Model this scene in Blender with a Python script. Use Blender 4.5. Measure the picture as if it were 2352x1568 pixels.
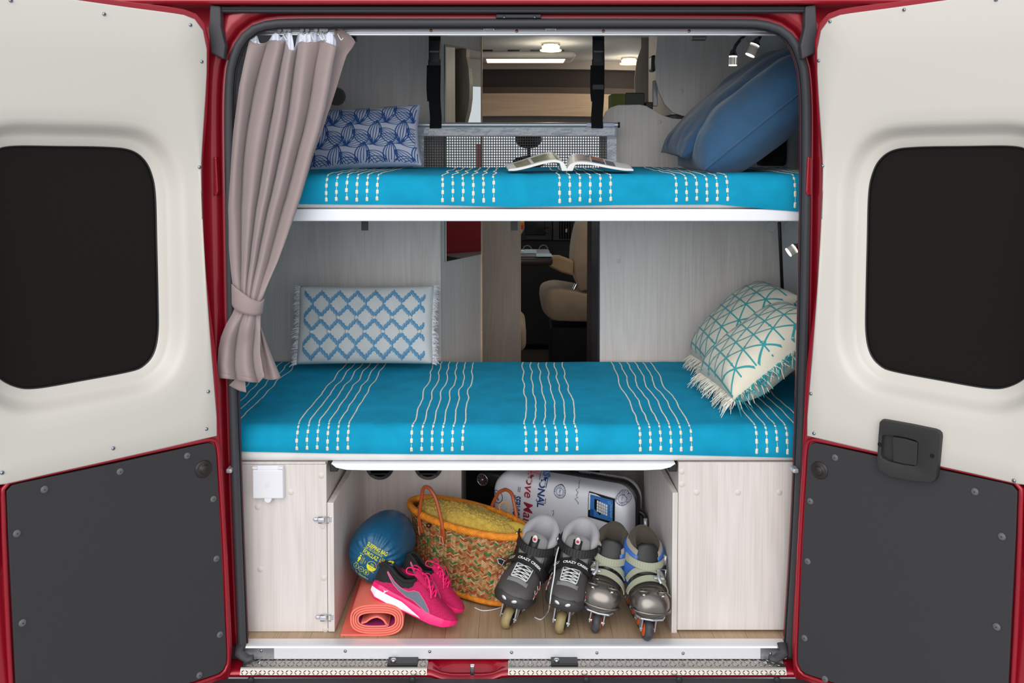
import bpy, bmesh, math, random
from math import sin, cos, pi, radians as R, sqrt, atan2
from mathutils import Vector, Matrix, noise

for o in list(bpy.data.objects):
    bpy.data.objects.remove(o, do_unlink=True)
scene = bpy.context.scene
COL = scene.collection
random.seed(7)

# ---------------------------------------------------------------- camera
F_PX, CAM_D, CAM_Z, PITCH = 2141.0, 2.63, 1.424, R(2.5)
PX0, PY0 = 1176.0, 438.5
cam = bpy.data.cameras.new('camera')
cam.sensor_width = 36.0
cam.lens = F_PX / 2352 * 36
cam.shift_y = -(784 - PY0) / 2352
cam.clip_start = 0.05
camo = bpy.data.objects.new('camera', cam)
COL.objects.link(camo)
camo.location = (0, -CAM_D, CAM_Z)
camo.rotation_euler = (pi / 2 - PITCH, 0, 0)
scene.camera = camo

# ---------------------------------------------------------------- light
world = bpy.data.worlds.new('sky'); scene.world = world
world.use_nodes = True
nt = world.node_tree
bg = nt.nodes['Background']
bg.inputs[0].default_value = (0.88, 0.945, 1.0, 1)
bg.inputs[1].default_value = .78
sun = bpy.data.lights.new('sun', 'SUN')
sun.energy = 1.7; sun.angle = R(60); sun.color = (1.0, 0.97, 0.945)
suno = bpy.data.objects.new('sun', sun); COL.objects.link(suno)
suno.rotation_euler = (R(63), 0, R(-8))
vs = scene.view_settings
scene.display_settings.display_device = 'sRGB'
vs.view_transform = 'Standard'; vs.look = 'None'
vs.exposure = 0.17; vs.gamma = 1.0; vs.use_curve_mapping = False

# ---------------------------------------------------------------- picture geometry helpers
def ray(px, py):
    u = (px - PX0) / F_PX; v = (py - PY0) / F_PX
    return Vector((u, cos(PITCH) - v * sin(PITCH), -(sin(PITCH) + v * cos(PITCH))))
CAMP = Vector((0, -CAM_D, CAM_Z))
def at(px, py, Y):
    d = ray(px, py); return CAMP + d * ((Y + CAM_D) / d.y)
def atz(px, py, z):
    d = ray(px, py); return CAMP + d * ((z - CAM_Z) / d.z)
def atplane(px, py, p, n):
    d = ray(px, py); return CAMP + d * ((p - CAMP).dot(n) / d.dot(n))

# ---------------------------------------------------------------- materials
def lin(c):
    c = c / 255.0
    return c / 12.92 if c <= 0.04045 else ((c + 0.055) / 1.055) ** 2.4
def rgb(r, g, b): return (lin(r), lin(g), lin(b), 1)
MATS = {}
def M(name, col, rough=0.5, metal=0.0, spec=0.5, bump=None, coat=0.0, vary=None, sheen=0.0, alpha=None, trans=0.0):
    """col is sRGB 0-255; bump=(scale,strength[,distance]); vary=(scale, amount) gives uneven colour"""
    if name in MATS: return MATS[name]
    m = bpy.data.materials.new(name); m.use_nodes = True
    n = m.node_tree.nodes; l = m.node_tree.links
    b = n['Principled BSDF']
    b.inputs['Base Color'].default_value = rgb(*col)
    b.inputs['Roughness'].default_value = rough
    b.inputs['Metallic'].default_value = metal
    b.inputs['Specular IOR Level'].default_value = spec
    b.inputs['Coat Weight'].default_value = coat
    b.inputs['Sheen Weight'].default_value = sheen
    b.inputs['Transmission Weight'].default_value = trans
    tc = None
    if bump or vary:
        tc = n.new('ShaderNodeTexCoord')
    if bump:
        t = n.new('ShaderNodeTexNoise'); t.inputs['Scale'].default_value = bump[0]; t.inputs['Detail'].default_value = 4
        bu = n.new('ShaderNodeBump'); bu.inputs['Strength'].default_value = bump[1]
        bu.inputs['Distance'].default_value = bump[2] if len(bump) > 2 else 0.002
        l.new(tc.outputs['Object'], t.inputs['Vector']); l.new(t.outputs['Fac'], bu.inputs['Height'])
        l.new(bu.outputs['Normal'], b.inputs['Normal'])
    if vary:
        t = n.new('ShaderNodeTexNoise'); t.inputs['Scale'].default_value = vary[0]; t.inputs['Detail'].default_value = 5
        r = n.new('ShaderNodeValToRGB')
        c = rgb(*col)
        a = vary[1]
        r.color_ramp.elements[0].position = .3; r.color_ramp.elements[1].position = .7
        r.color_ramp.elements[0].color = tuple(x * (1 - a) for x in c[:3]) + (1,)
        r.color_ramp.elements[1].color = tuple(min(1, x * (1 + a)) for x in c[:3]) + (1,)
        l.new(tc.outputs['Object'], t.inputs['Vector']); l.new(t.outputs['Fac'], r.inputs['Fac'])
        l.new(r.outputs['Color'], b.inputs['Base Color'])
    MATS[name] = m
    return m

def emit(name, col, strength):
    if name in MATS: return MATS[name]
    m = bpy.data.materials.new(name); m.use_nodes = True
    b = m.node_tree.nodes['Principled BSDF']
    b.inputs['Base Color'].default_value = rgb(*col)
    b.inputs['Emission Color'].default_value = rgb(*col)
    b.inputs['Emission Strength'].default_value = strength
    MATS[name] = m
    return m

def wood(name, light, dark, grain='z', rough=.45, plank=.135, gs=26.0, contrast=1.0):
    """laminate with long grain along one axis, in strips of slightly different tone"""
    m = bpy.data.materials.new(name); m.use_nodes = True
    n = m.node_tree.nodes; l = m.node_tree.links; b = n['Principled BSDF']
    b.inputs['Roughness'].default_value = rough
    tc = n.new('ShaderNodeTexCoord'); sep = n.new('ShaderNodeSeparateXYZ')
    l.new(tc.outputs['Object'], sep.inputs[0])
    add = n.new('ShaderNodeMath'); add.operation = 'ADD'
    others = {'z': (0, 1, 2), 'y': (0, 2, 1), 'x': (1, 2, 0)}[grain]
    l.new(sep.outputs[others[0]], add.inputs[0]); l.new(sep.outputs[others[1]], add.inputs[1])
    long = sep.outputs[others[2]]
    # strip number
    dv = n.new('ShaderNodeMath'); dv.operation = 'DIVIDE'; dv.inputs[1].default_value = plank
    l.new(add.outputs[0], dv.inputs[0])
    fl = n.new('ShaderNodeMath'); fl.operation = 'FLOOR'; l.new(dv.outputs[0], fl.inputs[0])
    wn = n.new('ShaderNodeTexWhiteNoise'); wn.noise_dimensions = '1D'; l.new(fl.outputs[0], wn.inputs['W'])
    # fine fibre
    def comb(sx, sl, off):
        a = n.new('ShaderNodeMath'); a.operation = 'MULTIPLY'; a.inputs[1].default_value = sx; l.new(add.outputs[0], a.inputs[0])
        c = n.new('ShaderNodeMath'); c.operation = 'MULTIPLY'; c.inputs[1].default_value = sl; l.new(long, c.inputs[0])
        o2 = n.new('ShaderNodeMath'); o2.operation = 'MULTIPLY_ADD'; o2.inputs[1].default_value = off
        l.new(wn.outputs['Value'], o2.inputs[0]); l.new(c.outputs[0], o2.inputs[2])
        cb = n.new('ShaderNodeCombineXYZ'); l.new(a.outputs[0], cb.inputs[0]); l.new(o2.outputs[0], cb.inputs[1])
        return cb
    c1 = comb(gs * 9, 3.0, 7.0)
    t1 = n.new('ShaderNodeTexNoise'); t1.inputs['Scale'].default_value = 1; t1.inputs['Detail'].default_value = 5; t1.inputs['Roughness'].default_value = .6
    l.new(c1.outputs[0], t1.inputs['Vector'])
    c2 = comb(gs * .30, .75, 11.0)
    t2n = n.new('ShaderNodeTexNoise'); t2n.inputs['Scale'].default_value = 1.0; t2n.inputs['Detail'].default_value = 1.5
    l.new(c2.outputs[0], t2n.inputs['Vector'])
    tm = n.new('ShaderNodeMath'); tm.operation = 'MULTIPLY'; tm.inputs[1].default_value = 70; l.new(t2n.outputs['Fac'], tm.inputs[0])
    ts_ = n.new('ShaderNodeMath'); ts_.operation = 'SINE'; l.new(tm.outputs[0], ts_.inputs[0])
    t2 = n.new('ShaderNodeMath'); t2.operation = 'MULTIPLY_ADD'; t2.inputs[1].default_value = .5; t2.inputs[2].default_value = .5; l.new(ts_.outputs[0], t2.inputs[0])
    mx = n.new('ShaderNodeMix'); mx.data_type = 'FLOAT'; mx.inputs[0].default_value = .13
    l.new(t1.outputs['Fac'], mx.inputs[2]); l.new(t2.outputs[0], mx.inputs[3])
    ma = n.new('ShaderNodeMath'); ma.operation = 'MULTIPLY_ADD'; ma.inputs[1].default_value = .22 
    l.new(wn.outputs['Value'], ma.inputs[0]); l.new(mx.outputs[0], ma.inputs[2])
    rp = n.new('ShaderNodeValToRGB')
    rp.color_ramp.elements[0].position = .5 - .36 / contrast; rp.color_ramp.elements[0].color = rgb(*dark)
    rp.color_ramp.elements[1].position = .62 + .2 / contrast; rp.color_ramp.elements[1].color = rgb(*light)
    l.new(ma.outputs[0], rp.inputs['Fac']); l.new(rp.outputs['Color'], b.inputs['Base Color'])
    bu = n.new('ShaderNodeBump'); bu.inputs['Strength'].default_value = .12; bu.inputs['Distance'].default_value = .001
    l.new(t1.outputs['Fac'], bu.inputs['Height']); l.new(bu.outputs['Normal'], b.inputs['Normal'])
    MATS[name] = m
    return m

def fabric(name, col, scale=900, amount=.25, rough=.9, sheen=.2, vary=.06):
    """woven cloth: fine bump plus slightly uneven dye"""
    m = bpy.data.materials.new(name); m.use_nodes = True
    n = m.node_tree.nodes; l = m.node_tree.links; b = n['Principled BSDF']
    b.inputs['Roughness'].default_value = rough; b.inputs['Sheen Weight'].default_value = sheen
    b.inputs['Specular IOR Level'].default_value = .25
    tc = n.new('ShaderNodeTexCoord')
    t = n.new('ShaderNodeTexNoise'); t.inputs['Scale'].default_value = scale; t.inputs['Detail'].default_value = 2
    l.new(tc.outputs['Object'], t.inputs['Vector'])
    bu = n.new('ShaderNodeBump'); bu.inputs['Strength'].default_value = amount; bu.inputs['Distance'].default_value = .001
    l.new(t.outputs['Fac'], bu.inputs['Height']); l.new(bu.outputs['Normal'], b.inputs['Normal'])
    v = n.new('ShaderNodeTexNoise'); v.inputs['Scale'].default_value = 14; v.inputs['Detail'].default_value = 6
    l.new(tc.outputs['Object'], v.inputs['Vector'])
    r = n.new('ShaderNodeValToRGB'); c = rgb(*col)
    r.color_ramp.elements[0].position = .3; r.color_ramp.elements[1].position = .7
    r.color_ramp.elements[0].color = tuple(x * (1 - vary) for x in c[:3]) + (1,)
    r.color_ramp.elements[1].color = tuple(min(1, x * (1 + vary)) for x in c[:3]) + (1,)
    l.new(v.outputs['Fac'], r.inputs['Fac']); l.new(r.outputs['Color'], b.inputs['Base Color'])
    MATS[name] = m
    return m

def attr_mat(name, rough=.7, sheen=0.0):
    """colour of each strand comes from the mesh's own colour attribute"""
    m = bpy.data.materials.new(name); m.use_nodes = True
    n = m.node_tree.nodes; l = m.node_tree.links; b = n['Principled BSDF']
    b.inputs['Roughness'].default_value = rough; b.inputs['Sheen Weight'].default_value = sheen
    a = n.new('ShaderNodeAttribute'); a.attribute_name = 'dye'
    l.new(a.outputs['Color'], b.inputs['Base Color'])
    MATS[name] = m
    return m

RED = M('red_body_paint', (158, 10, 34), rough=.32, metal=.25, coat=.5, vary=(3, .04))
WHITEP = M('ivory_trim_plastic', (212, 206, 197), rough=.35, spec=.4)
DARKP = M('charcoal_trim_board', (56, 54, 57), rough=.62, spec=.35, bump=(260, .25, .001))
GLASSB = M('black_tinted_glass', (30, 26, 24), rough=.35, spec=.08)
RUBBER = M('rubber_seal', (66, 66, 70), rough=.55, spec=.4)
BLACKP = M('black_plastic', (26, 26, 28), rough=.45)
BLACKM = M('matt_black_plastic', (44, 43, 42), rough=.55)
STEEL = M('polished_steel', (205, 205, 205), rough=.22, metal=1)
ZINC = M('zinc_screw', (150, 160, 168), rough=.3, metal=1)
ALU = M('brushed_aluminium', (232, 232, 236), rough=.42, metal=.3, bump=(30, .05))
ALU2 = M('satin_aluminium', (204, 207, 212), rough=.32, metal=.55)
CHEQ = M('chequer_plate_aluminium', (156, 150, 144), rough=.3, metal=.95)
WOOD = wood('pale_ash_laminate', (227, 219, 214), (196, 187, 180))
WOODX = wood('warm_ash_laminate', (214, 188, 160), (180, 150, 122), grain='x')
PLANK = wood('oak_floor', (186, 160, 130), (148, 122, 94), grain='y', plank=.098, gs=14)
WHITE = M('white_lacquer', (240, 242, 248), rough=.3)
CEIL = M('ceiling_lining', (206, 204, 200), rough=.8)
LINING = M('side_lining', (196, 198, 198), rough=.75, bump=(300, .1))
BEIGE = fabric('seat_beige_cloth', (190, 170, 146), 500)
DASH = M('dashboard_plastic', (34, 32, 32), rough=.6)
DKBROWN = M('dark_brown_laminate', (58, 44, 40), rough=.5)
NAVYP = M('dark_blue_grey_laminate', (44, 46, 58), rough=.4)

# ---------------------------------------------------------------- object helpers
class MB:
    """collects shapes that belong to one mesh"""
    def __init__(s): s.v = []; s.f = []; s.mi = []; s.col = []; s.uv = None
    def add(s, vs, fs, mi=0, col=None):
        k = len(s.v); s.v += [Vector(p) for p in vs]
        for f in fs:
            s.f.append(tuple(i + k for i in f)); s.mi.append(mi); s.col.append(col)
        return s
    def xf(s, m, k=0):
        for i in range(k, len(s.v)): s.v[i] = m @ s.v[i]
        return s
    def box(s, x0, x1, y0, y1, z0, z1, bev=0, seg=2, mi=0, col=None):
        if bev <= 0:
            vs = [(x, y, z) for x in (x0, x1) for y in (y0, y1) for z in (z0, z1)]
            return s.add(vs, [(0, 1, 3, 2), (4, 6, 7, 5), (0, 4, 5, 1), (2, 3, 7, 6), (0, 2, 6, 4), (1, 5, 7, 3)], mi, col)
        bm = bmesh.new(); bmesh.ops.create_cube(bm, size=1)
        for v in bm.verts:
            v.co = Vector(((x0 + x1) / 2 + v.co.x * (x1 - x0), (y0 + y1) / 2 + v.co.y * (y1 - y0), (z0 + z1) / 2 + v.co.z * (z1 - z0)))
        bmesh.ops.bevel(bm, geom=list(bm.edges), offset=bev, segments=seg, affect='EDGES', profile=.5)
        return s.bm(bm, mi, col)
    def bm(s, bm, mi=0, col=None):
        bm.verts.ensure_lookup_table(); bm.verts.index_update()
        s.add([v.co.copy() for v in bm.verts], [tuple(v.index for v in f.verts) for f in bm.faces], mi, col)
        bm.free(); return s
    def loft(s, loops, closed=True, cap0=False, cap1=False, mi=0, col=None, wrap=False):
        n = len(loops[0]); vs = [p for L in loops for p in L]; fs = []
        m = len(loops)
        for j in range(m if wrap else m - 1):
            j2 = (j + 1) % m
            for i in range(n if closed else n - 1):
                k = (i + 1) % n
                fs.append((j * n + i, j * n + k, j2 * n + k, j2 * n + i))
        if cap0: fs.append(tuple(reversed(range(n))))
        if cap1: fs.append(tuple((m - 1) * n + i for i in range(n)))
        return s.add(vs, fs, mi, col)
    def tube(s, pts, r, n=8, caps=True, flat=1.0, up=None, mi=0, col=None, closed=False, twist=0):
        """round (or flattened) tube along a polyline; r number or list"""
        pts = [Vector(p) for p in pts]; m = len(pts)
        rs = r if isinstance(r, (list, tuple)) else [r] * m
        loops = []; prev = None
        for i, p in enumerate(pts):
            if closed: t = pts[(i + 1) % m] - pts[i - 1]
            else: t = (pts[min(i + 1, m - 1)] - pts[max(i - 1, 0)])
            if t.length < 1e-9: t = Vector((0, 0, 1))
            t.normalize()
            if up is not None:
                a = Vector(up)
            elif prev is not None: a = prev
            else: a = Vector((0, 0, 1)) if abs(t.z) < .9 else Vector((1, 0, 0))
            a = a - t * a.dot(t)
            if a.length < 1e-6: a = t.orthogonal()
            a.normalize(); b = t.cross(a); prev = a
            loops.append([p + a * (rs[i] * flat * cos(2 * pi * k / n + twist)) + b * (rs[i] * sin(2 * pi * k / n + twist)) for k in range(n)])
        return s.loft(loops, True, caps and not closed, caps and not closed, mi, col, wrap=closed)
    def cyl(s, p0, p1, r0, r1=None, n=20, caps=True, mi=0, col=None):
        return s.tube([p0, p1], [r0, r0 if r1 is None else r1], n, caps, mi=mi, col=col)
    def lathe(s, prof, o=(0, 0, 0), ax=(0, 0, 1), n=24, mi=0, col=None, caps=False):
        """prof list of (radius, distance along axis)"""
        o = Vector(o); ax = Vector(ax).normalized(); a = ax.orthogonal().normalized(); b = ax.cross(a)
        loops = [[o + ax * h + (a * cos(2 * pi * k / n) + b * sin(2 * pi * k / n)) * max(r, 1e-5) for k in range(n)] for r, h in prof]
        return s.loft(loops, True, caps, caps, mi, col)
    def prism(s, pts, d, mi=0, col=None):
        """polygon pts (3D, planar) pushed along vector d"""
        pts = [Vector(p) for p in pts]; d = Vector(d); n = len(pts)
        return s.loft([pts, [p + d for p in pts]], True, True, True, mi, col)
    def grid(s, fn, nu, nv, cu=False, cv=False, mi=0, col=None):
        vs = [fn(i / (nu if cu else nu - 1) if nu > 1 else 0, j / (nv if cv else nv - 1)) for j in range(nv) for i in range(nu)]
        fs = []
        for j in range(nv if cv else nv - 1):
            for i in range(nu if cu else nu - 1):
                fs.append((j * nu + i, j * nu + (i + 1) % nu, ((j + 1) % nv) * nu + (i + 1) % nu, ((j + 1) % nv) * nu + i))
        return s.add(vs, fs, mi, col)
    def ell(s, c, rx, ry, rz, nu=16, nv=10, mi=0, col=None, m=None):
        c = Vector(c)
        def f(u, v):
            th = 2 * pi * u; ph = pi * (v - .5) * .9999
            q = Vector((rx * cos(ph) * cos(th), ry * cos(ph) * sin(th), rz * sin(ph)))
            return c + (m @ q if m else q)
        return s.grid(f, nu, nv, cu=True, mi=mi, col=col)

def mat_of(o):
    m = Matrix.LocRotScale(o.location, o.rotation_euler, o.scale)
    if o.parent: m = mat_of(o.parent) @ o.matrix_parent_inverse @ m
    return m

def obj(name, mb, mats, parent=None, smooth=False, label=None, kind=None, solid=None, bevel=None, subsurf=0, local=False, weld=False, angle=None):
    me = bpy.data.meshes.new(name)
    me.from_pydata([tuple(v) for v in mb.v], [], mb.f)
    if not isinstance(mats, (list, tuple)): mats = [mats]
    for m in mats: me.materials.append(m)
    if len(mats) > 1: me.polygons.foreach_set('material_index', mb.mi)
    if any(c is not None for c in mb.col):
        ca = me.color_attributes.new('dye', 'FLOAT_COLOR', 'CORNER')
        for p in me.polygons:
            c = mb.col[p.index] or (1, 1, 1, 1)
            for li in p.loop_indices: ca.data[li].color = c
    if smooth: me.polygons.foreach_set('use_smooth', [True] * len(me.polygons))
    me.validate(); me.update()
    bm = bmesh.new(); bm.from_mesh(me)
    if weld: bmesh.ops.remove_doubles(bm, verts=bm.verts, dist=1e-5)
    bmesh.ops.recalc_face_normals(bm, faces=bm.faces); bm.to_mesh(me); bm.free()
    if smooth and angle: me.set_sharp_from_angle(angle=R(angle))
    o = bpy.data.objects.new(name, me); COL.objects.link(o)
    if parent is not None:
        o.parent = parent
        if not local: o.matrix_parent_inverse = mat_of(parent).inverted()
    if label: o['label'] = label
    if kind: o['kind'] = kind
    if solid:
        md = o.modifiers.new('thickness', 'SOLIDIFY'); md.thickness = abs(solid); md.offset = -1 if solid > 0 else 1
    if bevel:
        md = o.modifiers.new('bevel', 'BEVEL'); md.width = bevel; md.segments = 2; md.limit_method = 'ANGLE'; md.angle_limit = R(40)
    if subsurf:
        md = o.modifiers.new('smooth', 'SUBSURF'); md.levels = subsurf; md.render_levels = subsurf
    return o

def thing(name, label, cat, loc=(0, 0, 0), rot=(0, 0, 0), group=None, kind=None):
    o = bpy.data.objects.new(name, None); COL.objects.link(o)
    o.location = loc; o.rotation_euler = rot; o.empty_display_size = .05
    o['label'] = label; o['category'] = cat
    if group: o['group'] = group
    if kind: o['kind'] = kind
    return o
def tag(o, label, cat, group=None, kind=None):
    o['label'] = label; o['category'] = cat
    if group: o['group'] = group
    if kind: o['kind'] = kind
    return o
def link_copy(src, parent, mat=None, label=None):
    """another copy of a part, mesh data shared"""
    c = src.copy(); COL.objects.link(c); c.parent = parent
    return c
def B(*a, **k): return MB().box(*a, **k)

def smooth_path(pts, n=8, closed=False):
    """Catmull-Rom through points"""
    P = [Vector(p) for p in pts]; m = len(P); out = []
    segs = m if closed else m - 1
    for i in range(segs):
        if closed: p0, p1, p2, p3 = P[i - 1], P[i], P[(i + 1) % m], P[(i + 2) % m]
        else: p0, p1, p2, p3 = P[max(i - 1, 0)], P[i], P[i + 1], P[min(i + 2, m - 1)]
        for k in range(n):
            t = k / n
            out.append(.5 * ((2 * p1) + (p2 - p0) * t + (2 * p0 - 5 * p1 + 4 * p2 - p3) * t * t + (3 * p1 - p0 - 3 * p2 + p3) * t ** 3))
    if not closed: out.append(P[-1].copy())
    return out
def resample(pts, n, closed=False):
    P = [Vector(p) for p in pts]
    if closed: P.append(P[0])
    L = [0]
    for i in range(1, len(P)): L.append(L[-1] + (P[i] - P[i - 1]).length)
    out = []; j = 0
    for k in range(n):
        t = L[-1] * k / (n if closed else n - 1)
        while j < len(L) - 2 and L[j + 1] < t: j += 1
        d = L[j + 1] - L[j]
        out.append(P[j].lerp(P[j + 1], (t - L[j]) / d if d > 1e-12 else 0))
    return out
def interp(x, tab):
    if x <= tab[0][0]: return tab[0][1]
    for (a, b), (c, d) in zip(tab, tab[1:]):
        if x <= c: return b + (d - b) * (x - a) / (c - a)
    return tab[-1][1]
def sstep(a, b, x):
    t = max(0, min(1, (x - a) / (b - a))); return t * t * (3 - 2 * t)
def nz(*a): return noise.noise(Vector(a if len(a) == 3 else tuple(a) + (0,) * (3 - len(a))))

_txt = {}
def text2d(body, size=1.0, bold=0.0, align='CENTER', shear=0.0, sx=1.0):
    """outline letters as flat 2D mesh (verts, faces)"""
    key = (body, size, bold, align, shear, sx)
    if key in _txt: return _txt[key]
    cu = bpy.data.curves.new('lettering', 'FONT'); cu.body = body; cu.size = size; cu.align_x = align; cu.align_y = 'CENTER'
    cu.offset = bold; cu.shear = shear; cu.resolution_u = 3
    o = bpy.data.objects.new('lettering', cu); COL.objects.link(o)
    me = o.to_mesh()
    vs = [(v.co.x * sx, v.co.y) for v in me.vertices]; fs = [tuple(p.vertices) for p in me.polygons]
    o.to_mesh_clear(); bpy.data.objects.remove(o); bpy.data.curves.remove(cu)
    _txt[key] = (vs, fs)
    return vs, fs
def put_text(mb, fn, body, cx, cy, size, ang=0, bold=0.0, align='CENTER', shear=0.0, sx=1.0, mi=0, col=None):
    """fn(u,v) maps print coordinates to a 3D point on the surface"""
    vs, fs = text2d(body, size, bold, align, shear, sx); c, s = cos(ang), sin(ang)
    return mb.add([fn(cx + x * c - y * s, cy + x * s + y * c) for x, y in vs], fs, mi, col)
def put_line(mb, fn, pts, w, closed=False, mi=0, col=None):
    """flat printed stroke of width w following pts in print coordinates"""
    P = [Vector((p[0], p[1])) for p in pts]; m = len(P); vs = []
    for i, p in enumerate(P):
        t = (P[(i + 1) % m] - P[i - 1]) if closed else (P[min(i + 1, m - 1)] - P[max(i - 1, 0)])
        if t.length < 1e-9: t = Vector((1, 0))
        t.normalize(); q = Vector((-t.y, t.x)) * (w / 2)
        vs += [fn(*(p + q)), fn(*(p - q))]
    fs = [(2 * i, 2 * i + 1, (2 * i + 3) % (2 * m), (2 * i + 2) % (2 * m)) for i in range(m if closed else m - 1)]
    return mb.add(vs, fs, mi, col)
def put_poly(mb, fn, pts, mi=0, col=None):
    return mb.add([fn(x, y) for x, y in pts], [tuple(range(len(pts)))], mi, col)
def circ(cx, cy, r, n=24, a0=0, a1=2 * pi, ry=None):
    ry = ry or r
    return [(cx + r * cos(a0 + (a1 - a0) * k / n), cy + ry * sin(a0 + (a1 - a0) * k / n)) for k in range(n + (0 if abs(a1 - a0 - 2 * pi) < 1e-6 else 1))]
# ================================================================ THE PLACE: ground, van body, doors
g = obj('ground', MB().box(-9, 9, -9, 12, -.75, -.62), M('grey_paving', (188, 187, 186), rough=.9, vary=(2, .08)))
tag(g, 'grey paved ground that the van stands on', 'ground', kind='structure')

SEAL = [(558, 1500), (546, 1200), (536, 900), (530, 600), (526, 300), (528, 190), (535, 142), (553, 97), (583, 68), (625, 56), (690, 53),
        (900, 53), (1176, 53), (1450, 53), (1690, 54), (1750, 57), (1793, 70), (1822, 97), (1840, 140), (1848, 190), (1851, 300), (1848, 600), (1841, 900), (1830, 1200), (1812, 1500)]
sealp = resample(smooth_path([at(x, y, 0) for x, y in SEAL], 6), 150)
def offset_path(P, d, Y):
    out = []
    for i, p in enumerate(P):
        t = P[min(i + 1, len(P) - 1)] - P[max(i - 1, 0)]; t.y = 0; t.normalize()
        nrm = Vector((-t.z, 0, t.x))
        q = p + nrm * d; out.append(Vector((q.x, Y, q.z)))
    return out
# the path runs up the left side: outward is to its left
rear = thing('wall_rear', 'red painted rear body frame around the open van doorway', 'van body', (0, 0, -.1), kind='structure')
prof = [(-.004, .05), (-.004, .012), (.012, .010), (.021, .012), (.027, .008), (.034, -.010), (.046, -.014), (.066, -.014), (.085, -.012), (.12, .02), (.27, .02), (.275, .1)]
obj('door_frame', MB().loft([offset_path(sealp, d, Y) for d, Y in prof], closed=False), RED, rear, smooth=True)
sealm = MB()
sealm.loft([[p + Vector((0, y, 0)) for p in offset_path(sealp, d, 0)] for d, y in
            [(-.004, .012), (-.011, .002), (-.012, -.010), (-.007, -.019), (.001, -.021), (.008, -.017), (.012, -.006), (.012, .012)]], closed=False)
obj('rubber_seal', sealm, RUBBER, rear, smooth=True)
obj('seal_lip', MB().tube(offset_path(sealp, -.0122, .006), .0030, 8), M('black_rubber_lip', (36, 36, 40), rough=.5), rear, smooth=True)
a, b = at(486, 0, -.06), at(1872, 0, -.06)
zt = at(1176, 9, -.06).z
obj('roof_edge', MB().box(a.x - .30, b.x + .30, -.06, .1, zt, zt + .16, bev=.008), RED, rear)
obj('roof_gasket', MB().box(a.x, b.x, -.036, .0, at(0, 28, -.036).z, zt - .002, bev=.006), RUBBER, rear)
obj('gasket_lip', MB().box(a.x + .02, b.x - .02, -.041, -.03, at(0, 20, -.041).z - .001, at(0, 20, -.041).z + .002, bev=.001), M('black_rubber_lip', (36, 36, 40)), rear)
for sgn in (1, -1):
    pts = [(482, 11), (506, 14), (507, 40), (507, 62), (511, 80), (517, 105), (513, 136), (498, 129), (484, 122), (479, 70)]
    if sgn < 0: pts = [(2356 - x, y) for x, y in reversed(pts)]
    P = [at(x, y, -.046) for x, y in pts]
    obj('corner_gasket', MB().prism(P, (0, .03, 0)), RUBBER, rear, bevel=.004)
    P = [at(x if sgn > 0 else 2352 - x, y, -.026) for x, y in [(487, 362), (497, 360), (501, 440), (497, 450), (487, 448)]]
    obj('hinge_cover', MB().prism(P, (0, .03, 0)), RED, rear, bevel=.004)
p0, p1 = at(1139, 33, -.012), at(1243, 43, -.012)
obj('latch_striker', MB().box(p0.x, p1.x, -.022, 0, p1.z, p0.z, bev=.003), M('black_rubber_lip', (36, 36, 40)), rear)
for x in (1158, 1228):
    p = at(x, 39, -.022); obj('bolt', MB().lathe([(.0, -.003), (.004, -.002), (.004, .002)], p, (0, 1, 0), 10), ZINC, rear, smooth=True)
for x in (526, 1828):
    p = at(x, 1081, -.03); sg = -1 if x < 1000 else 1
    obj('door_catch', MB().box(p.x - .008, p.x + .008, -.034, 0, p.z - .006, p.z + .006, bev=.003), ALU2, rear)

# ---- bumper, step plates, sill
bump = thing('rear_bumper_step', 'dark rear bumper with chequered tread plates below the doorway', 'bumper', (0, -.06, -.2))
ZTR = at(1176, 1518, -.02).z
YFR = atz(1176, 1532, ZTR).y
ZFR = at(1176, 1549, YFR - .006).z
xl0, xl1 = at(553, 1530, -.05).x, at(981, 1530, -.05).x
xr0, xr1 = at(1167, 1530, -.05).x, at(1805, 1530, -.05).x
obj('bumper_beam', MB().box(-1.05, 1.05, YFR - .05, YFR - .016, ZTR - .3, ZFR - .003, bev=.006), M('bumper_plastic', (48, 49, 52), rough=.6, bump=(400, .2)), bump)
redm = MB()
secs = []
NX = 60
for i in range(NX + 1):
    x = -.86 + 1.72 * i / NX
    d = .036 * sstep(xl1 + .005, xl1 + .06, x) * (1 - sstep(xr0 - .06, xr0 - .005, x))
    f = .010 * sstep(xl1 + .005, xl1 + .06, x) * (1 - sstep(xr0 - .06, xr0 - .005, x))
    z = ZTR - .004
    secs.append([Vector((x, .02, z)), Vector((x, -.005, z)), Vector((x, -.022, z - d)), Vector((x, YFR + .022, z - d - .003)), Vector((x, YFR + .010, z - d * .35 - .004)),
                 Vector((x, YFR - .002, z - d * .3 - .006)), Vector((x, YFR - .006 - f, z - .012 - d * .3)), Vector((x, YFR - .008 - f, ZFR - .006 - d * .2)), Vector((x, YFR + .02, ZFR - .012 - d * .2))])
redm.loft(secs, closed=False)
obj('painted_step', redm, RED, bump, smooth=True)
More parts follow.
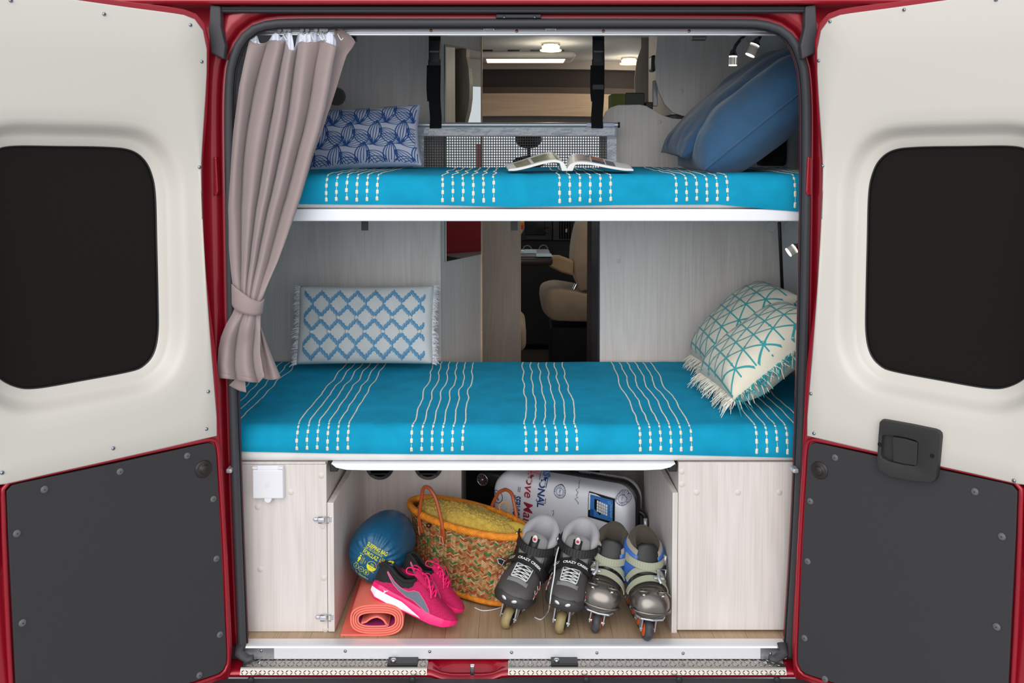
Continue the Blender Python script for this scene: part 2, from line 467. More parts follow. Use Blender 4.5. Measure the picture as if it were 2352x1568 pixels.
for k, (x0, x1) in enumerate(((xl0, xl1), (xr0, xr1))):
    pr = [(.0, ZTR - .001), (-.004, ZTR), (YFR + .01, ZTR), (YFR + .003, ZTR - .001), (YFR - .003, ZTR - .006), (YFR - .008, ZFR), (YFR - .006, ZFR - .001), (YFR, ZTR - .009), (YFR + .01, ZTR - .003), (0, ZTR - .003)]
    plate = obj('tread_plate', MB().loft([[Vector((x, y, z)) for y, z in pr] for x in (x0, x1)], True, True, True), CHEQ, bump, smooth=True, angle=30)
    tr = MB(); nn = int((x1 - x0) / .0125)
    for i in range(nn):
        for r in range(5):
            x = x0 + (i + .5) * (x1 - x0) / nn; s_ = 1 if (i + r) % 2 else -1
            if r < 3:
                t = (r + .5) / 3; c = Vector((x, -.008 + (YFR + .012) * t, ZTR)); e1 = Vector((.0047, s_ * .0047, 0)); e2 = Vector((.0014 * -s_, .0014, 0)); up = Vector((0, 0, .0016))
            else:
                t = (r - 2.5) / 2; c = Vector((x, YFR - .004 - .004 * t, ZTR - .006 + (ZFR - ZTR + .006) * t)); e1 = Vector((.0045, 0, s_ * .0036)); e2 = Vector((.0011 * -s_, 0, .0014)); up = Vector((0, -.0016, 0))
            base = [c + e1, c + e2, c - e1, c - e2]
            tr.add(base + [c + (q - c) * .5 + up for q in base], [(0, 1, 5, 4), (1, 2, 6, 5), (2, 3, 7, 6), (3, 0, 4, 7), (4, 5, 6, 7)])
    o = obj('raised_tread', tr, CHEQ, plate, smooth=False, kind='stuff')
    px0, px1 = ((893, 958), (1265, 1328))[k]
    a, b = at(px0, 1515, -.01), at(px1, 1526, -.05)
    lb = obj('lock_block', MB().box(a.x, b.x, -.048, .006, ZTR - .005, ZTR + .008, bev=.002), BLACKP, bump)
    obj('bolt', MB().lathe([(0, .004), (.006, .004), (.008, .001), (.008, -.001)], (a.x + .016, -.03, ZTR + .009), (0, 0, 1), 14), STEEL, lb, smooth=True)
    for px in ((596, 850) if k == 0 else (1218, 1760)):
        p = atz(px, 1521, ZTR); obj('rivet', MB().lathe([(0, .0025), (.004, .002), (.005, 0)], p, (0, 0, 1), 12), STEEL, plate, smooth=True)
# striker in the middle of the step
st = obj('latch_base', MB().prism([Vector((x, y, ZTR - .040)) for x, y in circ(at(1085, 1540, -.05).x, -.052, .040, 20, ry=.014)], (0, 0, .004)), STEEL, bump)
cx = at(1085, 1540, -.05).x
obj('latch_post', MB().box(cx - .006, cx + .006, -.056, -.044, ZTR - .036, ZTR + .006, bev=.002), STEEL, st)
for d in (-.023, .023): obj('bolt', MB().lathe([(0, .004), (.005, .003), (.006, 0)], (cx + d, -.054, ZTR - .036), (0, 0, 1), 10), STEEL, st, smooth=True)
for px in (576, 947, 1347, 1560, 1785):
    p = at(px, 1561, YFR - .05)
    obj('bumper_bolt', MB().lathe([(0, -.004), (.006, -.003), (.009, -.002), (.009, .004)], p, (0, 1, 0), 14), BLACKP, bump, smooth=True)

ZSB = at(1176, 1513, -.012).z
sx0, sx1 = at(562, 1496, -.01).x, at(1806, 1496, -.01).x
trim = thing('trim_1', 'bright aluminium sill strip along the front edge of the floor', 'sill strip', (0, 0, -.05), kind='structure')
sp = [(.03, .0015), (-.004, .0015), (-.010, 0), (-.012, -.004), (-.012, ZSB), (-.008, ZSB), (-.008, -.006), (.03, -.004)]
obj('sill_profile', MB().loft([[Vector((x, y, z)) for y, z in sp] for x in (sx0, sx1)], True, True, True), ALU, trim)
obj('film_offcut', MB().box(sx0, sx0 + .085, -.0127, -.012, ZSB + .001, -.004), M('dull_aluminium', (168, 170, 176), rough=.35, metal=.9), trim)
obj('film_offcut', MB().box(sx1 - .075, sx1 - .002, -.0127, -.012, ZSB + .001, -.004), M('dull_aluminium', (168, 170, 176), rough=.35, metal=.9), trim)
for px, py in [(600, 1494), (793, 1495), (987, 1496), (1175, 1498), (1371, 1499), (1569, 1500), (1770, 1501)]:
    p = at(px, py, -.013); obj('screw', MB().lathe([(0, -.003), (.003, -.0025), (.0045, 0)], p, (0, 1, 0), 12), ZINC, trim, smooth=True)
for sg in (-1, 1):
    p = at(548 if sg < 0 else 1800, 1508, -.03)
    obj('seal_end', MB().tube([p + Vector((sg * -.0, .02, .03)), p + Vector((0, 0, .01)), p + Vector((-sg * .03, -.012, .0)), p + Vector((-sg * .045, -.014, .006))], [.014, .014, .012, .009], 8, flat=.6), RUBBER, rear, smooth=True)

# ================================================================ rear doors
WIN = [(40, 336), (150, 336), (265, 338), (318, 345), (349, 366), (367, 400), (376, 450), (379, 560), (382, 690), (382, 770), (372, 818), (350, 846), (318, 860), (210, 881),
       (100, 900), (50, 896), (8, 872), (-22, 830), (-36, 770), (-42, 600), (-42, 450), (-30, 388), (0, 350)]
PANEL = [(480, 1004), (260, 1055), (120, 1086), (-5, 1114), (-18, 1108), (-26, 1090), (-40, 900), (-60, 600), (-95, 300), (-120, 60), (-126, -20), (-110, -42), (0, -24), (172, 0), (300, 18), (412, 33), (440, 41), (458, 56), (469, 82),
         (474, 115), (473, 180), (468, 260), (463, 340), (461, 400), (464, 500), (472, 640), (482, 780), (491, 890), (497, 965), (498, 988), (493, 999)]
DARK = [(14, 1128), (18, 1118), (30, 1112), (260, 1064), (470, 1018), (486, 1015), (494, 1023), (497, 1050), (508, 1262), (520, 1500), (519, 1524), (508, 1544), (440, 1566), (300, 1602), (60, 1660), (42, 1655), (38, 1640), (28, 1420), (18, 1230)]
SHELL = [(300, 3), (420, 18), (448, 26), (468, 40), (480, 64), (485, 92), (484, 130), (479, 263), (471, 350), (468, 420), (470, 550), (485, 700), (503, 850), (511, 1000), (525, 1250), (536, 1480), (534, 1540), (520, 1575),
         (460, 1610), (100, 1720), (-110, 1780), (-130, 1760), (-60, 1200), (-90, 900), (-140, 400), (-190, 0), (-186, -60), (-160, -75), (100, -24)]
def make_door(sg, name, label, screws, rivets, knob):
    A = Vector((-.82, -.085, 0)); ang = R(45)
    dirn = Vector((-sin(ang), -cos(ang), 0)); nn = Vector((cos(ang), -sin(ang), 0))
    def flat(px, py, off=0):
        p = atplane(px, py, A, nn); return ((p - A).dot(dirn), p.z)
    def W(s, z, h=0):
        p = A + dirn * s + nn * h; return Vector((sg * -p.x * -1 if sg > 0 else -p.x, p.y, z))
    mx = lambda px: px if sg > 0 else 2352 - px
    root = thing(name, label, 'van door', W(0, -.2, 0), kind='structure')
    sh = [flat(x, y) for x, y in SHELL]
    sh = [(p.x, p.y) for p in resample(smooth_path([Vector((s, z, 0)) for s, z in sh], 4, True), 160, True)]
    win = [flat(x, y) for x, y in WIN]
    win = [Vector((p.x, p.y)) for p in resample(smooth_path([Vector((s, z, 0)) for s, z in win], 6, True), 200, True)]
    cw = sum(win, Vector((0, 0))) / len(win)
    area = sum(win[i].x * win[(i + 1) % 200].y - win[(i + 1) % 200].x * win[i].y for i in range(200))
    orient = 1 if area > 0 else -1
    def off(d):
        out = []
        for i, p in enumerate(win):
            t = (win[(i + 1) % 200] - win[i - 1]).normalized()
            out.append(p + Vector((t.y, -t.x)) * orient * d)
        return out
    # red shell: ring with window hole, rim folded back
    def star(poly, i, base):
        """point of outline poly in the direction of base point i"""
        d = (base[i] - cw); a = atan2(d.y, d.x); best = None
        m = len(poly)
        for k in range(m):
            p, q = Vector(poly[k]) - cw, Vector(poly[(k + 1) % m]) - cw
            den = d.x * (q.y - p.y) - d.y * (q.x - p.x)
            if abs(den) < 1e-12: continue
            t = (p.x * (q.y - p.y) - p.y * (q.x - p.x)) / den
            u = (p.x * d.y - p.y * d.x) / den
            if t > 0 and -1e-6 <= u <= 1 + 1e-6 and (best is None or t > best): best = t
        return cw + d * (best or 1)
    o1 = off(.1)
    shell_out = [Vector(p) for p in sh]
    # door shell body
    mb = MB()
    inn = [star(sh, i, o1) for i in range(200)]
    ring = lambda L, h: [W(p.x, p.y, h) for p in L]
    c0 = Vector((0, 0))
    def shrink(L, d):
        out = []
        for i, p in enumerate(L):
            t = (L[(i + 1) % 200] - L[i - 1])
            if t.length < 1e-9: out.append(p.copy()); continue
            t.normalize(); out.append(p - Vector((t.y, -t.x)) * orient * d)
        return out
    mb.loft([ring(off(.012), -.06), ring(off(.012), -.052), ring(shrink(inn, .03), -.004), ring(shrink(inn, .012), 0), ring(shrink(inn, .003), -.003), ring(inn, -.012), ring(inn, -.05), ring(shrink(inn, .02), -.075), ring(off(.012), -.075)], True, wrap=False)
    obj('door_shell', mb, RED, root, smooth=True, angle=50)
    # window glass
    gl = MB(); gl.loft([ring(off(.008), -.056), ring(off(.008), -.062)], True, True, True)
    obj('window_pane', gl, GLASSB, root)
    obj('pane_gasket', MB().tube([W(p.x, p.y, -.052) for p in off(.001)], .004, 6, closed=True), BLACKP, root, smooth=True)
    # moulded ivory panel
    pan = [flat(x, y) for x, y in PANEL]
    pan = [(p.x, p.y) for p in resample(smooth_path([Vector((s, z, 0)) for s, z in pan], 4, True), 300, True)]
    outer = [star(pan, i, o1) for i in range(200)]
    PRF = [(.001, -.056), (.0, -.050), (.003, -.046), (.022, -.043), (.027, -.041), (.034, -.033), (.043, -.019), (.050, -.009), (.057, -.003), (.068, .001), (.100, .004)]
    rings = [ring(off(d), h) for d, h in PRF]
    o2 = off(.1)
    rings.append(ring([o2[i].lerp(outer[i], .5) for i in range(200)], .0055))
    rings.append(ring(shrink(outer, .004), .0065)); rings.append(ring(outer, .004)); rings.append(ring(outer, -.004))
    obj('ivory_trim_panel', MB().loft(rings, True), WHITEP, root, smooth=True)
    dk = [flat(x, y) for x, y in DARK]
    dk = [Vector((p.x, p.y, 0)) for p in resample([Vector((s, z, 0)) for s, z in dk], 120, True)]
    obj('lower_trim_board', MB().prism([W(p.x, p.y, -.005) for p in dk], nn if False else (W(0, 0, .008) - W(0, 0, 0))), DARKP, root, bevel=.002)
    # rounded ridge of the shell round the board
    cdk = sum(dk, Vector((0, 0, 0))) / len(dk)
    rp = [p + (p - cdk).normalized() * .010 for p in dk]
    obj('panel_ridge', MB().tube([W(p.x, p.y, -.001) for p in rp], .006, 8, closed=True), RED, root, smooth=True)
    for px, py in screws:
        s, z = flat(mx(px), py)
        c = W(s, z, .0066); d = (W(0, 0, 1) - W(0, 0, 0))
        sc = obj('panel_screw', MB().lathe([(.0, .0035), (.0025, .0032), (.0042, .0018), (.005, 0)], c, d, 12), ZINC, root, smooth=True)
        obj('screw_slot', MB().lathe([(0, .0037), (.0016, .0036)], c, d, 6), BLACKP, sc)
    for px, py in rivets:
        s, z = flat(mx(px), py); c = W(s, z, .003); d = (W(0, 0, 1) - W(0, 0, 0))
        rv = obj('plastic_rivet', MB().lathe([(0, .003), (.007, .0028), (.0092, .0012), (.0092, 0)], c, d, 16), M('grey_rivet', (96, 96, 98), rough=.5), root, smooth=True)
        obj('rivet_pin', MB().lathe([(0, .0034), (.0016, .0032), (.0016, .0028)], c, d, 8), BLACKP, rv)
    s, z = flat(mx(knob[0]), knob[1]); c = W(s, z, .003); d = (W(0, 0, 1) - W(0, 0, 0))
    obj('rubber_stop', MB().lathe([(0, .012), (.010, .012), (.012, .010), (.0125, .006), (.015, .0045), (.021, .004), (.024, .002), (.0245, 0)], c, d, 24), M('rubber_stop', (40, 36, 32), rough=.4), root, smooth=True)
    return root, W, flat, mx
LSCR = [(23, 2), (237, 33), (435, 58), (461, 142), (456, 384), (476, 898), (472, 984), (258, 1028), (3, 1084)]
LRIV = [(101, 1123), (275, 1082), (429, 1046), (38, 1224), (489, 1145), (496, 1282), (51, 1429), (504, 1456), (457, 1549)]
RSCR = [(1909, 50), (1883, 140), (2079, 23), (1892, 381), (1865, 903), (1872, 994), (2331, 1102), (2290, 0)]
RRIV = [(1919, 1050), (2240, 1128), (1862, 1150), (2302, 1231), (1856, 1288), (2290, 1438), (1849, 1464), (1896, 1558)]
make_door(1, 'door_1', 'open left rear van door, red with ivory upper panel and no handle', LSCR, LRIV, (466, 1076))
droot, DW, dflat, dmx = make_door(-1, 'door_2', 'open right rear van door with a black pull handle on its inner side', RSCR, RRIV, (1884, 1079))
# pull handle
def hp(px, py, h): s, z = dflat(2352 - px, py); return DW(s, z, h)
hout = [(2033, 960), (2100, 972), (2158, 984), (2166, 990), (2168, 998), (2163, 1060), (2158, 1097), (2150, 1103), (2098, 1099), (2050, 1089), (2027, 1074), (2022, 1060), (2025, 1000), (2028, 965)]
hin = [(2036, 994), (2070, 996), (2110, 1006), (2117, 1012), (2116, 1040), (2114, 1063), (2108, 1066), (2080, 1062), (2050, 1055), (2034, 1047), (2031, 1040), (2033, 1000), (2034, 996)]
hin = hin[:]
ho = resample(smooth_path([Vector((x, y, 0)) for x, y in hout], 4, True), 80, True)
cxy = Vector((2075, 1030, 0))
def hring(poly, h, k=1.0):
    out = []
    for i in range(80):
        a = 2 * pi * i / 80; d = Vector((cos(a), sin(a), 0)); best = 0
        for j in range(len(poly)):
            p, q = Vector(poly[j][:2]).to_3d() - cxy, Vector(poly[(j + 1) % len(poly)][:2]).to_3d() - cxy
            den = d.x * (q.y - p.y) - d.y * (q.x - p.x)
            if abs(den) < 1e-9: continue
            t = (p.x * (q.y - p.y) - p.y * (q.x - p.x)) / den; u = (p.x * d.y - p.y * d.x) / den
            if t > 0 and -1e-6 <= u <= 1 + 1e-6: best = max(best, t)
        P = cxy + d * best * k; out.append(hp(P.x, P.y, h))
    return out
hb = MB(); hb.loft([hring(hout, .004), hring(hout, .018), hring(hout, .022, .985), hring(hin, .023, 1.06), hring(hin, .0215, 1.0), hring(hin, .010, .97)], True, False, True)
hd = obj('pull_handle', hb, BLACKM, droot, smooth=True, angle=40)
obj('handle_paddle', MB().loft([[hp(x, y, h) for x, y in ((2056, 999), (2058, 1056))] + [hp(x, y, h) for x, y in ((2085, 1062), (2113, 1066), (2115, 1012), (2085, 1003))] for h in (.009, .019)], True, False, True), BLACKM, hd, bevel=.002)
for px, py in ((2149, 1042), (2029, 1016)):
    c = hp(px, py, .0215); d = DW(0, 0, 1) - DW(0, 0, 0)
    obj('screw_hole', MB().lathe([(0, .0016), (.0055, .0016), (.0058, 0)], c, d, 14), M('hole_black', (8, 8, 8), rough=.9), hd)
# ================================================================ inner shell
HX = 1.03; CZ = 1.93; YE = 4.75
w = thing('floor', 'oak plank floor of the van', 'floor', (0, 1, -.02), kind='structure')
obj('floor_slab', B(-HX - .05, HX + .05, 0.0, YE, -.08, -.006), M('floor_underlay', (70, 56, 46), rough=.8), w)
random.seed(3)
pw = .0985
for i in range(-10, 10):
    cuts = [.028, .35 + .5 * random.random(), 1.6]
    if i % 2: cuts = [.028, .10 + .12 * random.random(), .75 + .2 * random.random(), 1.6]
    for a, b in zip(cuts, cuts[1:]):
        obj('plank', B(i * pw + .0004, (i + 1) * pw - .0004, a + .0004, b - .0004, -.006, 0), PLANK, w)
wl = obj('wall_left', MB().box(-HX - .03, -HX, .012, 1.75, -.05, CZ).box(-HX - .03, -HX, 1.75, 3.0, -.05, 1.0).box(-HX - .03, -HX, 1.75, 3.0, 1.5, CZ).box(-HX - .03, -HX, 3.0, 3.3, -.05, CZ).box(-HX - .03, -HX, 3.3, YE, -.05, .9), LINING)
tag(wl, 'light grey lined left side wall of the van', 'wall', kind='structure')
wr = obj('wall_right', MB().box(HX, HX + .03, .012, 1.62, -.05, CZ).box(HX, HX + .03, 1.62, 2.95, -.05, 1.06, mi=1).box(HX, HX + .03, 1.62, 2.95, 1.78, CZ).box(HX - .01, HX + .03, 1.98, 2.10, 1.06, 1.46, mi=1).box(HX, HX + .03, 2.95, 3.2, -.05, CZ, mi=1).box(HX, HX + .03, 3.2, YE, -.05, .9), [LINING, RED])
tag(wr, 'right side wall of the van with window opening, partly red', 'wall', kind='structure')
ce = obj('ceiling', B(-HX - .03, HX + .03, .06, 3.1, CZ, CZ + .04), CEIL)
tag(ce, 'pale grey ceiling lining inside the van', 'ceiling', kind='structure')
# cab shell: roof, front, bulkhead side pieces
cabroof = obj('cab_roof', MB().box(-HX - .03, HX + .03, 3.1, 4.4, 1.58, 1.97).box(-HX - .03, -.80, 3.3, 3.45, .9, 1.58).box(.80, HX + .03, 3.2, 3.35, .9, 1.58), M('cab_lining', (150, 146, 140), rough=.8))
tag(cabroof, 'grey lined cab roof above the windscreen', 'ceiling', kind='structure')
fr = obj('wall_front', B(-HX - .03, HX + .03, YE, YE + .05, -.05, .95), DASH)
tag(fr, 'dark front bulkhead under the windscreen', 'wall', kind='structure')
wins = thing('window_1', 'bright windscreen at the far front of the cab', 'windscreen', (0, YE, .95), kind='structure')
gm = bpy.data.materials.new('clear_glass'); gm.use_nodes = True
gn, gl_ = gm.node_tree.nodes, gm.node_tree.links
tr_ = gn.new('ShaderNodeBsdfTransparent'); gs_ = gn.new('ShaderNodeBsdfGlossy'); gs_.inputs['Roughness'].default_value = .02
mxs = gn.new('ShaderNodeMixShader'); mxs.inputs[0].default_value = .07
gl_.new(tr_.outputs[0], mxs.inputs[1]); gl_.new(gs_.outputs[0], mxs.inputs[2]); gl_.new(mxs.outputs[0], gn['Material Output'].inputs['Surface'])
MATS['clear_glass'] = gm
obj('windscreen_glass', MB().prism([Vector((-.80, YE + .02, .95)), Vector((.80, YE + .02, .95)), Vector((.76, 4.42, 1.58)), Vector((-.76, 4.42, 1.58))], (0, .005, 0)), gm, wins)
for sg in (-1, 1):
    obj('pillar', MB().tube([Vector((sg * .83, YE, .93)), Vector((sg * .78, 4.4, 1.6))], [.05, .04], 8), M('cab_lining', (150, 146, 140)), wins, smooth=True)

# ---- partitions
def panel(name, pts, Y, th, mat, parent=None, bevel=.002):
    return obj(name, MB().prism([at(x, y, Y) if not isinstance(x, Vector) else x for x, y in pts], (0, th, 0)), mat, parent, bevel=bevel)
ZB = at(1176, 1060, .05).z    # underside of lower bunk
YP = .93
pl = at(1013, 800, YP)
o = obj('wall_partition_left', B(-HX, pl.x, YP, YP + .018, 0, CZ, bev=.001), WOOD)
tag(o, 'pale wood partition behind the left end of both bunks', 'partition', kind='structure')
p2a = Vector((pl.x, YP + .004, 0)); p2b = Vector((at(1105, 500, 1.22).x, 1.22, 0))
dv = (p2b - p2a); nv = Vector((dv.y, -dv.x, 0)).normalized()
def slab(a, b, z0, z1, th, n):
    return MB().prism([a + Vector((0, 0, z0)), b + Vector((0, 0, z0)), b + Vector((0, 0, z1)), a + Vector((0, 0, z1))], n * -th)
o = obj('wall_partition_angled', slab(p2a, p2b, 0, CZ, .018, nv), WOOD)
tag(o, 'narrow angled wood panel that carries the tall mirror', 'partition', kind='structure')
o = obj('trim_2', B(p2b.x - .006, p2b.x + .006, 1.215, 1.245, 0, CZ, bev=.003), WOODX)
tag(o, 'light wooden edging post right of the mirror', 'edging', kind='structure')
# mirror
ma = p2a + dv * ((1022 - 1013) / 92.0 * .93); mb_ = p2a + dv * .95
zt_, zb_ = at(1022, 103, ma.y).z, at(1022, 600, ma.y).z
mirror = thing('wall_mirror', 'tall frameless mirror on the angled wooden panel', 'mirror', (ma.x, ma.y, zb_))
MIR = M('mirror_silver', (235, 238, 236), rough=.01, metal=1)
obj('mirror_glass', slab(ma + nv * .008, mb_ + nv * .008, zb_, zt_, .005, nv), [MIR], mirror)
obj('mirror_backing', slab(ma + nv * .003 - dv.normalized() * .001, mb_ + nv * .003, zb_ - .001, zt_ + .001, .003, nv), M('green_glass_edge', (60, 110, 96), rough=.2), mirror)

# right partition with humped top
pr = at(1378, 700, YP)
hump = [(1378, 1085), (1378, 300), (1385, 272), (1392, 256), (1404, 246), (1420, 241), (1470, 240), (1484, 243), (1500, 252), (1520, 264), (1545, 272), (1580, 274), (1830, 274), (1830, 1085)]
pts = [at(x, y, YP) for x, y in hump]
for p in pts:
    if p.x > .8: p.x = HX
pts[0].z = 0; pts[-1].z = 0
rp_ = thing('wall_partition_right', 'pale wood partition with humped top behind the right end of the bunks', 'partition', (pr.x, YP, 0), kind='structure')
obj('panel', MB().prism(pts, (0, .02, 0)), WOOD, rp_, bevel=.002)
def screw_caps(lst, Y, parent):
    for px, py in lst:
        p = at(px, py, Y); obj('screw_cap', MB().lathe([(0, -.0012), (.008, -.001), (.009, 0)], p, (0, 1, 0), 16), M('wood_cap', (216, 208, 202), rough=.5), parent, smooth=True)
screw_caps([(1515, 280), (1613, 280), (1420, 600)], YP, rp_)
# overhead locker end
ol = [(1515, 60), (1508, 110), (1505, 140), (1507, 180), (1514, 212), (1526, 238), (1545, 258), (1568, 266), (1600, 268), (1830, 268), (1830, 60)]
pts = [at(x, y, YP - .004) for x, y in ol]
for p in pts:
    if p.x > .8: p.x = HX
for i in (0, -1): pts[i].z = CZ
locker = thing('overhead_locker', 'pale wood overhead locker end with rounded lower corner at the upper right', 'locker', (pts[3].x, YP, pts[8].z))
obj('end_panel', MB().prism(pts, (0, .018, 0)), WOOD, locker, bevel=.002)
obj('locker_body', B(pts[5].x + .03, HX, YP + .014, 1.55, pts[8].z + .01, CZ), WOOD, locker)
screw_caps([(1565, 208), (1597, 243)], YP - .004, locker)
obj('locker_underside', B(pts[5].x + .05, HX, YP + .02, 1.5, pts[8].z - .012, pts[8].z + .008), DKBROWN, locker)
# farther locker end
ol = [(1473, 60), (1473, 110), (1463, 140), (1458, 180), (1459, 215), (1466, 245), (1480, 275), (1500, 300), (1640, 300), (1640, 60)]
pts = [at(x, y, 1.6) for x, y in ol]
for i in (0, -1): pts[i].z = CZ
lk2 = thing('overhead_locker', 'farther overhead locker with curved grey-brown end panel', 'locker', (pts[3].x, 1.6, pts[7].z))
obj('end_panel', MB().prism(pts, (0, .02, 0)), wood('taupe_laminate', (176, 168, 160), (140, 132, 124)), lk2)
obj('locker_body', B(pts[5].x + .07, HX, 1.615, 1.63, pts[7].z + .02, CZ), WOODX, lk2)
p = at(1499, 147, 1.0)
lh = obj('locker_latch', MB().box(p.x - .012, p.x + .012, .95, 1.03, p.z - .03, p.z + .03, bev=.008), BLACKP, locker)
p = at(1503, 215, 1.0)
obj('control_display', MB().box(p.x - .008, p.x + .01, .98, 1.0, p.z - .05, p.z + .05, bev=.003), M('grey_display', (150, 158, 160), rough=.2), locker)
# fridge / kitchen block (dark, faces the aisle)
kb = thing('kitchen_block', 'dark kitchen block with fridge behind the right partition', 'kitchen unit', (pr.x, 1.2, 0))
obj('carcass', B(pr.x + .006, HX - .01, YP + .024, 1.26, 0, 1.3), DKBROWN, kb)
obj('fridge_door', B(pr.x - .006, pr.x + .006, YP + .03, 1.24, .35, 1.22, bev=.004), NAVYP, kb)
obj('plinth', B(pr.x - .004, pr.x + .006, YP + .03, 1.24, .02, .34, bev=.004), M('dark_taupe', (66, 56, 52), rough=.4), kb)
obj('worktop', B(pr.x - .012, HX - .01, YP + .024, 1.27, 1.3, 1.33, bev=.004), M('worktop_grey', (120, 126, 132), rough=.3), kb)
# second worktop seen in the mirror
kb2 = thing('side_counter', 'low grey-topped counter beside the side door', 'counter', (.7, 2.1, 0))
obj('carcass', B(.62, HX - .03, 1.72, 2.7, 0, .82), WOODX, kb2)
obj('counter_top', B(.60, HX - .02, 1.70, 2.72, .82, .86, bev=.004), M('worktop_grey', (120, 126, 132)), kb2)
# bench end partition in the aisle
b0, b1 = at(1098, 700, 1.9), at(1195, 700, 1.9)
bp = thing('bench_partition', 'wooden bench partition standing left of the aisle', 'partition', (b0.x, 1.9, 0))
obj('panel', B(b0.x - .1, b1.x, 1.9, 1.92, 0, 1.24), wood('dim_ash_laminate', (198, 184, 172), (162, 148, 138)), bp)
obj('edge_strip', B(b1.x - .004, b1.x + .003, 1.896, 1.925, 0, 1.24, bev=.001), M('edge_tan', (196, 176, 154), rough=.5), bp)
obj('bench_cushion', MB().box(b0.x - .3, b1.x + .03, 1.95, 2.4, .42, .56, bev=.04, seg=3), BEIGE, bp, smooth=True)
# left unit wall closing the aisle behind the mirror panel
o = obj('wall_washroom', B(-HX, p2b.x - .004, 1.245, 1.26, 0, CZ), WOOD)
tag(o, 'wood washroom wall hidden behind the mirror panel', 'partition', kind='structure')
o = obj('wall_washroom_side', B(-.62, -.60, 1.26, 1.7, 0, CZ), WOOD)
tag(o, 'side of the washroom along the aisle', 'partition', kind='structure')

# ---- cab ceiling cupboard
cab = thing('cab_shelf', 'curved wooden overhead shelf with dark recess above the cab', 'shelf', (0, 2.9, 1.55))
def band(y0, y1, Y, sag, dep, mat, nm, x0=1000, x1=1500):
    L0 = []; L1 = []; N = 24
    za, zb = at(1176, y0, Y).z, at(1176, y1, Y).z
    xa, xb = -.6, .86
    for i in range(N + 1):
        t = i / N; x = xa + (xb - xa) * t; k = ((x - .05) / .7) ** 2
        L0.append(Vector((x, Y - .10 * k * 0, za - sag * k))); L1.append(Vector((x, Y, zb - sag * k)))
    m = MB(); m.loft([L0, L1, [p + Vector((0, dep, 0)) for p in L1], [p + Vector((0, dep, 0)) for p in L0]], closed=False, wrap=True)
    return obj(nm, m, mat, cab)
band(138, 158, 2.72, .010, .05, M('taupe_trim', (168, 156, 146), rough=.6), 'upper_trim')
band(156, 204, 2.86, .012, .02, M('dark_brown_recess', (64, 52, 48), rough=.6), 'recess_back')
band(200, 216, 2.80, .012, .06, M('brown_shelf', (92, 78, 70), rough=.6), 'recess_floor')
band(214, 266, 2.74, .012, .08, WOODX, 'wood_fascia')
band(263, 300, 2.80, .014, .04, M('grey_visor', (120, 116, 112), rough=.7), 'visor')
obj('ceiling_closure', B(-HX, HX, 2.9, 3.1, 1.58, CZ), M('cab_lining', (150, 146, 140)), cab)
# roof hatch
hx0, hx1 = at(1106, 130, 2.1).x, at(1325, 130, 2.1).x
za = CZ
ya, yb = atz(1176, 117, CZ).y, atz(1176, 143, CZ - .03).y
hat = thing('roof_hatch', 'white roof hatch with glowing slot in the ceiling', 'roof hatch', ((hx0 + hx1) / 2, (ya + yb) / 2, CZ))
obj('hatch_frame', MB().box(hx0 - .03, hx1, ya, yb, CZ - .035, CZ + .001, bev=.02, seg=3), M('hatch_white', (214, 208, 202), rough=.5), hat, smooth=True, angle=40)
sx_, ex_ = at(1118, 134, 2.3).x, at(1296, 134, 2.3).x
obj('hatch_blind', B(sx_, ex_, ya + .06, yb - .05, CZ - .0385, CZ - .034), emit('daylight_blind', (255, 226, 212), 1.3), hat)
for px in (1118, 1180, 1232, 1282):
    p = atz(px, 117, CZ - .005); obj('hatch_clip', B(p.x - .03, p.x + .03, p.y - .012, p.y + .0, CZ - .008, CZ), BLACKP, hat)
# ceiling lamps
for px, py, lab in ((1265, 105, 'round ceiling lamp nearer the bunks, glowing warm'), (1445, 137, 'round ceiling lamp farther towards the cab, glowing warm')):
    c = atz(px, py, CZ - .012)
    t = thing('ceiling_lamp', lab, 'ceiling lamp', (c.x, c.y, CZ), group='ceiling lamps')
    obj('lamp_body', MB().lathe([(.0, 0), (.045, 0), (.045, -.008), (.04, -.012), (0, -.012)], (c.x, c.y, CZ), (0, 0, 1), 24), STEEL, t, smooth=True, angle=30)
    obj('diffuser', MB().lathe([(.0, -.012), (.04, -.012), (.042, -.016), (.04, -.03), (0, -.032)], (c.x, c.y, CZ), (0, 0, 1), 24), emit('warm_diffuser', (255, 244, 190), 3), t, smooth=True, angle=50)
    obj('lower_ring', MB().tube([Vector((c.x + .048 * cos(2 * pi * k / 24), c.y + .048 * sin(2 * pi * k / 24), CZ - .034)) for k in range(24)], .004, 6, closed=True), emit('warm_ring', (255, 240, 180), 1.2), t, smooth=True)
    L = bpy.data.lights.new('lamp_glow', 'POINT'); L.energy = 1.8; L.color = (1, .93, .80); L.shadow_soft_size = .05
    lo = bpy.data.objects.new('lamp_glow', L); COL.objects.link(lo); lo.location = (c.x, c.y, CZ - .06)
